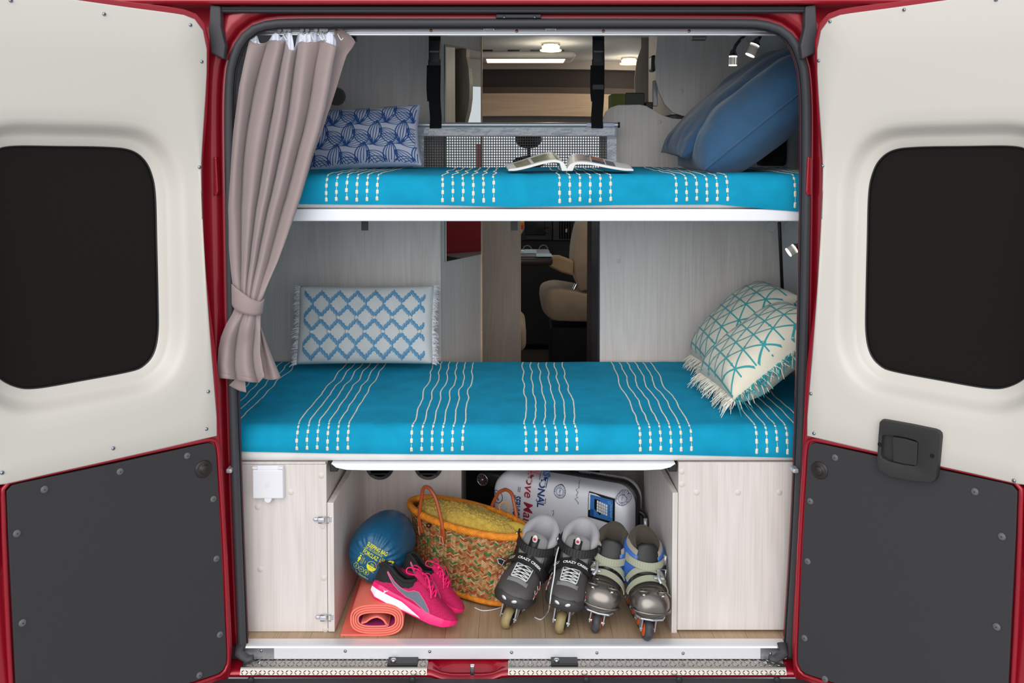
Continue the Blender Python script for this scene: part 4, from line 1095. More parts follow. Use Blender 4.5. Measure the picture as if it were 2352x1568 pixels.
# tie-back band
BU = [(533, 652), (544, 662), (556, 671), (577, 686), (590, 691), (599, 693), (606, 686)]
BL = [(534, 700), (541, 711), (550, 716), (565, 721), (581, 724), (592, 723), (601, 720)]
ru = resample([Vector((x, y, 0)) for x, y in BU], 24); rl = resample([Vector((x, y, 0)) for x, y in BL], 24)
loops = []
for v in range(7):
    k = v / 6; lp = []
    for i in range(24):
        t = i / 23; q = ru[i].lerp(rl[i], k)
        lp.append(at(q.x, q.y, ycen(700) - .032 * sin(pi * t) ** .6 - .004 - .003 * sin(pi * k)))
    for i in range(23, -1, -1):
        t = i / 23; q = ru[i].lerp(rl[i], k)
        lp.append(at(q.x, q.y, ycen(700) + .028 * sin(pi * t) ** .6 + .002))
    loops.append(lp)
obj('tie_back', MB().loft(loops, True), CURB, curt, smooth=True, solid=-.002)
# black webbing seen behind the curtain
wb = at(808, 87, .3)
o = obj('wall_clip', B(wb.x - .012, wb.x + .012, .3, .33, wb.z - .01, wb.z + .012, bev=.003), BLACKP, rail)
p = at(768, 220, .88)
o = obj('wall_lamp', MB().lathe([(0, -.03), (.03, -.03), (.034, -.01), (.034, .0)], Vector((p.x - .0, YP, p.z)), (0, 1, 0), 20), M('grey_fitting', (90, 88, 86), rough=.4), smooth=True, angle=40)
tag(o, 'small round grey fitting on the wood wall beside the curtain', 'wall fitting')

# ================================================================ bed guard with straps
YG = .808
gd = thing('bed_guard', 'grey bed guard with black mesh net at the back of the upper bunk', 'bed guard', at(1182, 385, YG))
VIN = M('grey_vinyl', (186, 190, 198), rough=.22, spec=.6, bump=(16, .8, .012))
ztb = at(0, 287, YG).z
xg0, xg1 = at(946, 287, YG).x, at(1421, 290, YG).x
obj('top_tube', MB().cyl((xg0, YG, ztb), (xg1, YG, ztb), .0095, n=16), ALU2, gd, smooth=True, angle=40)
for x in (xg0, xg1): obj('tube_cap', MB().cyl((x - .004, YG, ztb), (x + .004, YG, ztb), .0105, n=16), BLACKP, gd)
a0 = at(1348, 288, YG - .011); a1 = at(1411, 289, YG - .011)
obj('care_label', B(a0.x, a1.x, YG - .0112, YG - .0098, ztb - .006, ztb + .006), M('label_lilac', (206, 212, 234), rough=.6), gd)
mx0, mx1, mz1, mz0 = at(974, 313, YG).x, at(1394, 313, YG).x, at(0, 313, YG).z, at(0, 392, YG).z
zg1 = ztb - .006
for nm, bx in (('vinyl_border', (xg0 + .004, xg1 - .004, mz1, zg1)), ('vinyl_border', (xg0 + .004, mx0, mz0 - .01, mz1)), ('vinyl_border', (mx1, xg1 - .008, mz0 - .01, mz1))):
    m = MB().grid(lambda u, v, b=bx: Vector((b[0] + (b[1] - b[0]) * u, YG + .0015 * nz(u * (b[1] - b[0]) * 40, v * 6, 3), b[2] + (b[3] - b[2]) * v)), 60, 10)
    obj(nm, m, VIN, gd, smooth=True, solid=.003)
nm_ = MB(); ncol = 74; nrow = 13
for i in range(ncol + 1):
    x = mx0 + (mx1 - mx0) * i / ncol; nm_.box(x - .0016, x + .0016, YG - .001, YG + .001, mz0 - .01, mz1)
for j in range(nrow + 1):
    z = mz0 + (mz1 - mz0) * j / nrow; nm_.box(mx0, mx1, YG - .002, YG, z - .0016, z + .0016)
obj('mesh_net', nm_, M('net_black', (50, 46, 44), rough=.6), gd, kind='stuff')
WEB = fabric('black_webbing', (24, 23, 25), 1200, .5)
for k, (px, pxb) in enumerate(((998, 1001), (1374, 1371))):
    lab = ('left', 'right')[k]
    t = thing('buckle_strap', 'black webbing strap with buckle at the %s end of the bed guard' % lab, 'strap', at(pxb, 292, YG), group='bed guard straps')
    pts = [at(px, 60, YG - .03), at(px + 1, 150, YG - .03), at(px, 220, YG - .026), at(pxb, 270, YG - .018), Vector((at(pxb, 287, YG).x, YG - .014, ztb)), Vector((at(pxb, 287, YG).x, YG - .012, ztb - .012))]
    obj('webbing', MB().tube(smooth_path(pts, 5), .0215, 4, flat=.09, up=(0, 1, 0), twist=0), WEB, t)
    q = [at(px - 4, 150, YG - .036), at(px - 5, 200, YG - .034), at(px - 3, 232, YG - .03)]
    obj('loose_end', MB().tube(smooth_path(q, 4), .0215, 4, flat=.09, up=(0, 1, 0)), WEB, t)
    c = at(px, 117, YG - .036)
    bk = obj('buckle', MB().box(c.x - .021, c.x + .021, c.y - .007, c.y + .008, c.z - .045, c.z + .04, bev=.006), BLACKP, t, smooth=True, angle=40)
    obj('buckle_slot', B(c.x - .017, c.x + .017, c.y - .0085, c.y - .006, c.z - .006, c.z + .0, bev=.0005), M('buckle_edge', (120, 118, 116), rough=.4), bk)
    obj('buckle_slider', MB().box(c.x - .023, c.x + .023, c.y - .006, c.y + .006, c.z - .055, c.z - .03, bev=.004), BLACKP, bk)
    if k == 1:
        c = at(px, 200, YG - .036); obj('adjuster', MB().box(c.x - .023, c.x + .023, c.y - .005, c.y + .006, c.z - .012, c.z + .012, bev=.004), BLACKP, t)

# ================================================================ reading lamps
ACR = bpy.data.materials.new('clear_acrylic'); ACR.use_nodes = True
b_ = ACR.node_tree.nodes['Principled BSDF']; b_.inputs['Base Color'].default_value = (.8, .78, .74, 1); b_.inputs['Transmission Weight'].default_value = .6; b_.inputs['Roughness'].default_value = .15
LEDW = emit('led_white', (255, 250, 240), .9)
CHR = M('dark_chrome', (110, 112, 116), rough=.2, metal=1)
def reading_lamp(label, path, tip, Y, r=.0125):
    pts = [at(x, y, Y) for x, y in path]
    t = thing('reading_lamp', label, 'reading lamp', pts[0], group='flexible reading lamps')
    obj('gooseneck', MB().tube(smooth_path(pts, 5), .0055, 8), CHR, t, smooth=True)
    a = pts[-1]; bq = at(tip[0], tip[1], Y); d = (bq - a).normalized(); L = (bq - a).length
    h = obj('lamp_head', MB().lathe([(.005, -.012), (.008, -.008), (.0105, 0), (r, .004), (r, .008), (0, .008)], a, d, 16), CHR, t, smooth=True, angle=40)
    obj('acrylic_shade', MB().lathe([(0, .008), (r, .008), (r, L), (0, L)], a, d, 20), ACR, h, smooth=True, angle=40)
    obj('led_ring', MB().lathe([(r + .0004, L - .003), (r + .0004, L), (0, L + .0004)], a, d, 20), LEDW, h)
    obj('led_glow', MB().lathe([(r + .0003, .009), (r + .0003, .013)], a, d, 20), LEDW, h)
    return t
reading_lamp('reading lamp pointing straight down under the locker, left of the pair', [(1722, 70), (1705, 86), (1690, 104), (1684, 122)], (1683, 151), .3)
reading_lamp('reading lamp tilted sideways under the locker, right of the pair', [(1712, 76), (1735, 74), (1746, 82), (1737, 96)], (1722, 128), .28, .0145)
reading_lamp('reading lamp half hidden by the door seal above the lower bunk', [(1880, 540), (1860, 545), (1842, 556), (1832, 566)], (1810, 580), .2, .0145)
# ================================================================ cushions
class Cushion:
    def __init__(s, w, h, t, mat4, pinch=.06, power=.45, seed=0, wrinkle=.004, sag=0):
        s.w, s.h, s.t, s.M, s.k, s.p, s.seed, s.wr, s.sag = w, h, t, mat4, pinch, power, seed, wrinkle, sag
    def surf(s, u, v, side=1, lift=0):
        uu, vv = max(-1, min(1, u)), max(-1, min(1, v))
        x = s.w / 2 * u * (1 - s.k * (1 - vv * vv)); y = s.h / 2 * v * (1 - s.k * (1 - uu * uu) * s.w / s.h * .7)
        th = s.t / 2 * max(0, (1 - uu ** 4) * (1 - vv ** 4) * (1 - .25 * uu * uu - .25 * vv * vv)) ** s.p
        edge = max(abs(uu), abs(vv))
        wr = s.wr * nz(uu * 2.2 + s.seed, vv * 2.2, side) * (1 - edge ** 6) + s.wr * .8 * nz(uu * 6, vv * 6 + s.seed, 2.0 * side) * edge ** 3 * (1 - edge ** 20)
        z = side * (th + wr + lift)
        y -= s.sag * (1 - (vv + 1) / 2) ** 2 * 0
        return s.M @ Vector((x, y, z))
    def build(s, n=44):
        def f(side):
            return MB().grid(lambda a, b: s.surf(2 * a - 1, 2 * b - 1, side), n, n)
        m = MB(); a = f(1); b = f(-1); m.add(a.v, a.f); m.add(b.v, b.f); return m
    def fn(s, side=1, lift=.0012):
        return lambda u, v: s.surf(u, v, side, lift)
def frame_mat(c, u, v):
    u = Vector(u).normalized(); v = Vector(v); n = u.cross(v).normalized(); v = n.cross(u)
    m = Matrix((u, v, n)).transposed().to_4x4(); m.translation = Vector(c); return m

# --- leaf cushion on the upper bunk
zb = zut + .008
c = at(832, 318, .66); lean = R(22); roll = R(3.5)
um_ = Vector((cos(roll), 0, sin(roll))); vm_ = Vector((-sin(roll), sin(lean), cos(lean)))
C1 = Cushion(.42, .235, .12, frame_mat(c, um_, vm_), seed=1)
cu = obj('cushion', C1.build(70), fabric('lilac_white_cotton', (222, 228, 250), 800, .25), smooth=True, weld=True)
tag(cu, 'white and blue cushion with leaf line print on the upper bunk', 'cushion')
pm = MB(); fn = C1.fn(1, .0018)
asp = .235 / .42
def petal(x0, y0, x1, y1, fat):
    d = Vector((x1 - x0, (y1 - y0))); n = Vector((-d.y, d.x))
    for k in (-1, -.62, -.2, .22, .62, 1):
        pts = []
        for i in range(13):
            t = i / 12; p = Vector((x0, y0)) + d * t + n * (fat * k * sin(pi * t) ** .9)
            pts.append((p.x * asp, p.y))
        pts = [p for p in pts if abs(p[0]) < .97 and abs(p[1]) < .96]
        if len(pts) > 2: put_line(pm, fn, pts, .018 if abs(k) == 1 else .013)
random.seed(11)
for j in range(-3, 4):
    for i in range(-6, 7):
        cx, cy = i * .84 + (.42 if j % 2 else 0), j * .72 + .28
        for a in (20, 80, 140):
            dx, dy = .82 * cos(R(a)), .82 * sin(R(a))
            petal(cx, cy, cx + dx, cy + dy, .24 + .04 * random.random())
obj('leaf_print', pm, M('navy_print', (44, 92, 160), rough=.9), cu, kind='stuff')

# --- ikat cushion on the lower bunk
def fringe(mb, edge_fn, out_fn, n, ln, w, cols, curl=.5, seed=0):
    rnd = random.Random(seed)
    for i in range(n):
        t = (i + rnd.random()) / n; p = edge_fn(t); o = out_fn(t)
        side = Vector((rnd.uniform(-1, 1), rnd.uniform(-1, 1), rnd.uniform(-1, 1))).normalized()
        L = ln * rnd.uniform(.55, 1.15)
        q = p + o * L * .5 + side * L * curl * .3; r = p + o * L * .9 + side * L * curl * .7 + Vector((0, 0, -L * .25))
        mb.tube([p - o * .004, q, r], [w, w * 1.1, w * .5], 4, caps=False, col=rgb(*rnd.choice(cols)))
c = at(843, 742, .80); lean = R(14)
C2 = Cushion(.50, .285, .12, frame_mat(c + Vector((0, -.03, 0)), (1, 0, .004), (0, sin(lean), cos(lean))), pinch=.02, seed=3)
cu = obj('cushion', C2.build(), fabric('natural_cotton', (226, 226, 224), 600, .4), smooth=True, weld=True)
tag(cu, 'pale fringed cushion with blue ikat diamonds on the lower bunk', 'cushion')
pm = MB(); fn = C2.fn(1, .0010)
rows = 5; cols_ = 6.8
for r in range(rows):
    for s in range(int(cols_ * 20)):
        xx = s / 20.0
        ph = (xx + (.0 if r % 2 else .5)) % 1.0
        tri = abs(ph - .5) * 2
        yb_ = -.86 + r * .36
        y = yb_ + .24 * (1 - tri)
        u = -.90 + xx / cols_ * 1.80
        hgt = .058 + .012 * ((s * 7) % 3)
        if r in (0,) and tri > 2: continue
        fade = abs(u) < .93
        if fade: put_line(pm, fn, [(u, y - hgt), (u + .003, y), (u, y + hgt)], .010)
obj('ikat_print', pm, M('ikat_blue', (66, 152, 198), rough=.9), cu, kind='stuff')
for r, y in ((3, .16), (2, -.20)):
    for i in range(6 if r == 3 else 7):
        u = -.90 + (i + (1.0 if r == 3 else .5)) / cols_ * 1.80
        p = C2.surf(u, y, 1, .004)
        obj('tuft', MB().ell(p, .009, .006, .006, 8, 6, m=Matrix.Rotation(i * .9, 3, 'Y')), M('tuft_white', (232, 232, 228), rough=.95), cu, smooth=True)
fm = MB()
wc = [(232, 230, 234), (214, 214, 222), (244, 242, 240)]
for sg in (-1, 1):
    fringe(fm, lambda t: C2.surf(sg * 1.0, -1 + 2 * t, 1), lambda t: Vector((sg, -.2, 0)), 220, .017, .0013, wc, .9, seed=sg + 5)
obj('fringe', fm, attr_mat('fringe_thread', .95), cu, kind='stuff')

# --- two fringed triangle cushions at the right
def corner_cushion(P1, P2, P3, t, seed, pinch=.05, power=.45):
    u = P2 - P1; v = P3 - P1; c = P1 + u / 2 + v / 2
    m = frame_mat(c, u, v)
    if m.col[2].to_3d().x > 0 or m.col[2].to_3d().z < 0:
        pass
    return Cushion(u.length, v.length, t, m, pinch, power, seed)
def tri_print(C, fn, spx, mat, parent, seed):
    pm = MB(); rnd = random.Random(seed); hw, hh = C.w / 2, C.h / 2
    for fam in range(3):
        a = R((4, 64, 124)[fam]); d = Vector((cos(a), sin(a))); n = Vector((-d.y, d.x))
        for k in range(-9, 10):
            pts = []
            for i in range(81):
                s_ = -.5 + i / 80; p = n * (k * spx) + d * s_
                if abs(p.x) < hw * .985 and abs(p.y) < hh * .985: pts.append((p.x, p.y))
            f2 = lambda x, y: fn(x / hw, y / hh)
            if len(pts) > 3: put_line(pm, f2, pts, .0052)
            for i in range(2):
                s_ = rnd.uniform(-.2, .2); p = n * (k * spx) + d * s_
                if abs(p.x) < hw * .9 and abs(p.y) < hh * .9: put_poly(pm, f2, [(p.x - .006, p.y), (p.x, p.y - .006), (p.x + .006, p.y), (p.x, p.y + .006)])
    obj('triangle_print', pm, mat, parent, kind='stuff')
TEAL = fabric('teal_yarn', (60, 158, 160), 900, .4)
NAT = fabric('natural_weave', (226, 218, 200), 420, .9, vary=.05)
zbl = zlt + .004
specs = [(at(1690, 936, .17), at(1612, 872, .50), Vector((.985, .17, at(0, 752, .25).z)), 'fringed cream cushion with teal triangles, nearer of the two on the right', 4, .17),
         (at(1655, 880, .47), at(1592, 836, .82), Vector((.985, .47, at(0, 676, .70).z)), 'fringed cream cushion with teal triangles, behind the nearer one', 8, .19)]
for (P1, P2, P3, lab, sd, th) in specs:
    P1.z = max(P1.z, zbl + .012); P2.z = max(P2.z, zbl + .012)
    P1 += Vector((-.012, 0, .026)); P2 += Vector((-.012, 0, .026)); P3 += Vector((-.012, 0, .026))
    Cq = corner_cushion(P1, P2, P3, th, sd)
    nrm = Cq.M.col[2].to_3d(); side = 1 if nrm.x < 0 else -1
    cu = obj('cushion', Cq.build(), NAT, smooth=True, weld=True)
    tag(cu, lab, 'cushion', 'teal triangle cushions')
    tri_print(Cq, Cq.fn(side, .0012), .058, TEAL, cu, sd)
    fm = MB(); cc = [(232, 226, 210), (222, 214, 196), (240, 236, 224)]; ct = cc + [(40, 160, 172), (30, 150, 165), (60, 170, 178)] * 2
    uo = Cq.M.col[0].to_3d(); vo = Cq.M.col[1].to_3d()
    fringe(fm, lambda t: Cq.surf(-1 + 2 * t, -1, side), lambda t: -vo + Vector((0, 0, -.2)), 170, .034, .0016, cc, .9, sd)
    fringe(fm, lambda t: Cq.surf(-1, -1 + 2 * t, side), lambda t: -uo * .8 + Vector((0, -.2, -.3)), 230, .036, .0016, ct, .9, sd + 1)
    fringe(fm, lambda t: Cq.surf(1, -1 + 2 * t, side), lambda t: uo + Vector((0, 0, -.2)), 120, .030, .0016, cc, .9, sd + 2)
    obj('fringe', fm, MATS['fringe_thread'], cu, kind='stuff')

# --- blue pillows on the upper bunk
BLU = fabric('denim_blue_linen', (50, 86, 118), 700, .35, vary=.08, sheen=.3)
zbu = zut + .012
P1 = at(1618, 396, .17); P3 = Vector((.995, .17, at(0, 132, .17).z)); P2 = P1 + Vector((.0, .46, .0)); P1.z = max(P1.z, zbu); P2.z = max(P2.z, zbu + .006)
Cp = Cushion((P2 - P1).length, (P3 - P1).length, .23, frame_mat((P2 + P3) / 2, P2 - P1, P3 - P1), .05, .5, 2, .014)
cu = obj('pillow', Cp.build(56), BLU, smooth=True, weld=True); tag(cu, 'large denim blue pillow leaning nearest on the upper bunk at the right', 'pillow', 'blue pillows')
seam = [Cp.surf(-1.0, -1 + 2 * i / 60, 1) for i in range(61)]
obj('seam_flange', MB().tube(seam, .0035, 6), BLU, cu, smooth=True)
off_ = Vector((-.05, .10, .045))
C2p = Cushion((P2 - P1).length * .95, (P3 - P1).length * 1.0, .13, frame_mat((P2 + P3) / 2 + off_, P2 - P1 + Vector((.0, 0, .01)), P3 - P1 + Vector((0, .02, .02))), .06, .5, 6, .010)
cu = obj('pillow', C2p.build(44), fabric('slate_blue_linen', (44, 76, 108), 700, .35, vary=.08, sheen=.3), smooth=True, weld=True); tag(cu, 'dark blue pillow tucked behind the nearer blue pillow', 'pillow', 'blue pillows')

# --- dark panel at wall end of upper bunk (seat-belt trim behind the pillows)
o = obj('side_lining_pad', B(.93, HX - .002, .86, .925, zut + .012, zut + .20, bev=.01), M('dark_pad', (40, 36, 34), rough=.8))
tag(o, 'dark side padding behind the blue pillows', 'padding', kind='structure')

# --- open magazine
mg = thing('magazine', 'open magazine with colour pictures lying on the upper blanket', 'magazine', at(1305, 396, .25))
PAP = M('paper_white', (232, 230, 224), rough=.45)
zmg = zut + .0095
spx = at(1300, 396, .2).x
def page_half(sg, wpx):
    W_ = abs(at(wpx, 396, .2).x - spx)
    def h(t): return .006 + (.030 if sg < 0 else .024) * sin(pi * min(1, t * 1.05) ** .55) * (1 - t) ** .5 if t < 1 else .004
    def P(t, s, top=True):
        x = spx + sg * W_ * t; y = .15 + .21 * s
        return Vector((x + sg * .012 * s, y, zmg + (h(t) if top else max(.0, h(t) - .007 if t > .1 else 0)) + .026 * s * (1 - .55 * t)))
    m = MB(); n = 24
    top = [[P(i / n, s / 6, True) for i in range(n + 1)] for s in range(7)]; bot = [[P(i / n, s / 6, False) for i in range(n + 1)] for s in range(7)]
    m.loft(top, False); m.loft(bot, False)
    m.loft([top[0], bot[0]], False); m.loft([top[-1], bot[-1]], False)
    m.loft([[r[-1] for r in top], [r[-1] for r in bot]], False)
    pg = obj('page_block', m, PAP, mg, smooth=False)
    fnp = lambda u, v: P(u, v) + Vector((0, 0, .0006))
    pics = [(.12, .55, .12, .8, (112, 120, 84)), (.6, .86, .1, .85, (150, 146, 110))] if sg < 0 else [(.12, .36, .15, .9, (170, 150, 150)), (.38, .58, .1, .45, (60, 70, 100)), (.38, .58, .5, .9, (180, 110, 80)), (.60, .74, .1, .8, (110, 104, 128))]
    for k, (u0, u1, v0, v1, cc) in enumerate(pics):
        q = MB().grid(lambda a, b: fnp(u0 + (u1 - u0) * a, v0 + (v1 - v0) * b), 10, 4)
        obj('picture', q, M('picture_%d_%d' % (sg, k), cc, rough=.4, vary=(60, .6)), pg)
page_half(-1, 1168); page_half(1, 1450)
# ================================================================ yoga mat
CORAL = M('coral_foam', (246, 122, 104), rough=.75, bump=(500, .25))
PURP = M('magenta_foam', (168, 40, 110), rough=.75, bump=(500, .25))
cx, cz = -.398, .049
path = [(cx - .105, .0032), (cx - .07, .0032), (cx - .03, .0032)]
th = .0052; turns = 4.1
a0, b0 = .079, .0462
N = 190
for i in range(N + 1):
    q = turns * i / N; ang = -pi / 2 + 2 * pi * q
    k = .0066 * q
    ca, sa = cos(ang), sin(ang)
    ex = .72
    path.append((cx + (a0 - k) * math.copysign(abs(ca) ** ex, ca), cz + (b0 - k) * math.copysign(abs(sa) ** ex, sa)))
for x, z in ((.030, -.014), (.022, -.001), (.004, .009), (-.016, .004), (-.03, -.006), (-.044, -.010)): path.append((cx + x, cz + z))
pth = resample(smooth_path([Vector((x, 0, z)) for x, z in path], 2), 420)
outp, inp = [], []
for i, p in enumerate(pth):
    t = (pth[min(i + 1, 419)] - pth[max(i - 1, 0)]).normalized(); n = Vector((t.z, 0, -t.x))
    outp.append(p + n * th / 2); inp.append(p - n * th / 2)
y0, y1 = .046, .58
def at_y(L, y): return [Vector((p.x - (y - y0) * .02, y, p.z)) for p in L]
mm = MB()
mm.loft([at_y(outp, y0), at_y(outp, y1)], False, mi=0)
mm.loft([at_y(inp[:275], y0), at_y(inp[:275], y1)], False, mi=0); mm.loft([at_y(inp[274:], y0), at_y(inp[274:], y1)], False, mi=1)
mm.loft([at_y(outp, y0), at_y(inp, y0)], False, mi=0); mm.loft([at_y(outp, y1), at_y(inp, y1)], False, mi=0)
mm.loft([[at_y(outp, y0)[0], at_y(inp, y0)[0]], [at_y(outp, y1)[0], at_y(inp, y1)[0]]], False)
ym = obj('yoga_mat', mm, [CORAL, PURP], smooth=True, weld=True, angle=40)
tag(ym, 'rolled coral yoga mat lying on the floor under the pink shoes', 'yoga mat')

# ================================================================ sleeping bag
E = at(852, 1298, .14); AX = Vector((-.16, -.95, .03)).normalized()
E = E + Vector((0, 0, .012))
sb = thing('sleeping_bag', 'blue packed sleeping bag with yellow print resting on the rolled mat', 'sleeping bag', (E.x, E.y + .1, .1))
NYL = M('petrol_nylon', (8, 82, 118), rough=.38, spec=.5)
e1 = Vector((1, 0, 0)); e1 = (e1 - AX * e1.dot(AX)).normalized(); e2 = AX.cross(e1) * -1
if e2.z < 0: e2 = -e2
PRO = [(0, .0), (.02, -.0004), (.04, -.002), (.055, -.006), (.066, -.012), (.075, -.021), (.083, -.036), (.089, -.06), (.093, -.09), (.094, -.14), (.090, -.185), (.078, -.22), (.057, -.242), (.03, -.25), (0, -.252)]
def prh(r): return interp(r, [(a, b) for a, b in PRO if b > -.095])
def sbf(u, v):
    i = v * (len(PRO) - 1); k = min(int(i), len(PRO) - 2); f = i - k
    r = PRO[k][0] + (PRO[k + 1][0] - PRO[k][0]) * f; hh = PRO[k][1] + (PRO[k + 1][1] - PRO[k][1]) * f
    a = 2 * pi * u
    wgt = math.exp(-((r - .075) / .017) ** 2) * (1 if hh > -.1 else .5)
    wr = .0036 * wgt * (nz(a * 5.0, 1.0, 3) * 1.5 + .8 * sin(a * 23 + 2 * nz(a * 3, 5, 1)))
    big = .004 * nz(cos(a) * 1.5, sin(a) * 1.5, hh * 9)
    sq = 1 + .03 * sin(a) 
    d = e1 * cos(a) + e2 * sin(a)
    return E + d * ((r + big * min(1, r / .05)) * sq) + AX * (hh + wr)
obj('stuff_sack', MB().grid(sbf, 140, 60, cu=True), NYL, sb, smooth=True)
tl = R(-27); f1 = e1 * cos(tl) + e2 * sin(tl); f2 = e2 * cos(tl) - e1 * sin(tl)
def sfn(u, v):
    u, v = u * .92 + .004, v * .92 - .006
    r = sqrt(u * u + v * v); d = f1 * u + f2 * v
    a = atan2(d.dot(e2), d.dot(e1)); sq = 1 + .03 * sin(a)
    big = .004 * nz(cos(a) * 1.5, sin(a) * 1.5, prh(r) * 9) * min(1, r / .05)
    return E + d + AX * (prh(min(.089, max(0, (r / sq - big)))) + .0016)
YEL = M('yellow_print', (222, 222, 40), rough=.6)
pm = MB()
put_text(pm, sfn, 'SLEEPING BAG', -.004, .052, .0175, bold=.0003, sx=.66)
put_text(pm, sfn, 'SAC DE COUCHAGE', -.010, .0405, .0105, sx=.66)
put_line(pm, sfn, [(-.046, .0345), (.034, .0345)], .0012)
put_text(pm, sfn, 'FORCLAZ 10°', -.004, .0245, .0195, bold=.0003, sx=.66)
put_line(pm, sfn, [(-.050, .013), (.040, .013)], .0012)
# little figure
put_poly(pm, sfn, circ(-.043, .006, .0032, 10)); put_poly(pm, sfn, [(-.047, .001), (-.039, .001), (-.038, -.009), (-.040, -.009), (-.041, -.003), (-.045, -.003), (-.046, -.009), (-.048, -.009)])
put_poly(pm, sfn, [(-.0455, -.003), (-.0405, -.003), (-.0405, -.017), (-.0425, -.017), (-.043, -.008), (-.0435, -.017), (-.0455, -.017)])
put_line(pm, sfn, [(-.034, .008), (-.034, -.017), (-.031, -.017)], .0009)
put_text(pm, sfn, '175 CM MAX', -.028, -.005, .0065, ang=R(90), sx=.66); put_text(pm, sfn, '5 ft 9', -.020, -.005, .0062, ang=R(90), sx=.66)
put_line(pm, sfn, circ(.005, -.006, .0165, 28), .0013, True)
put_poly(pm, sfn, circ(.005, -.006, .0165, 18, pi, 2 * pi)); put_text(pm, sfn, '935g', .005, -.0005, .0095, sx=.7)
put_line(pm, sfn, [(-.050, -.023), (.022, -.023)], .0012)
for x in (-.042, -.022, -.002): put_line(pm, sfn, circ(x, -.034, .0092, 20), .0011, True)
put_text(pm, sfn, '5', -.042, -.034, .012); put_line(pm, sfn, [(-.027, -.032), (-.017, -.032)], .001); put_line(pm, sfn, [(-.027, -.036), (-.018, -.036)], .001)
put_line(pm, sfn, [(-.005, -.029), (-.003, -.039)], .0018); put_line(pm, sfn, [(.000, -.029), (-.0005, -.039)], .0018)
put_text(pm, sfn, 'Quechua', -.006, -.054, .013, shear=.2, sx=.8); put_poly(pm, sfn, [(-.040, -.048), (-.032, -.052), (-.036, -.052), (-.028, -.058), (-.036, -.055), (-.033, -.055)])
# pictured bag
put_line(pm, sfn, [(.044, .014), (.046, .034), (.052, .040), (.062, .038), (.066, .030), (.064, .010)], .0014); put_poly(pm, sfn, [(.046, .034), (.052, .040), (.062, .038), (.066, .030), (.056, .033)])
obj('yellow_print', pm, YEL, sb)
pm = MB(); put_text(pm, sfn, '2 lbs 1 oz', .005, -.0105, .0055, sx=.7); obj('petrol_print', pm.xf(Matrix.Translation(AX * .0004)), NYL, sb)
lp = [sfn(.030, .020), sfn(.034, .030) + AX * .008, sfn(.026, .033) + AX * .008, sfn(.021, .018) + AX * .006, sfn(.016, .000) + AX * .008]
obj('draw_cord', MB().tube(smooth_path(lp, 6), .0009, 5), M('pink_cord', (206, 50, 100), rough=.7), sb)

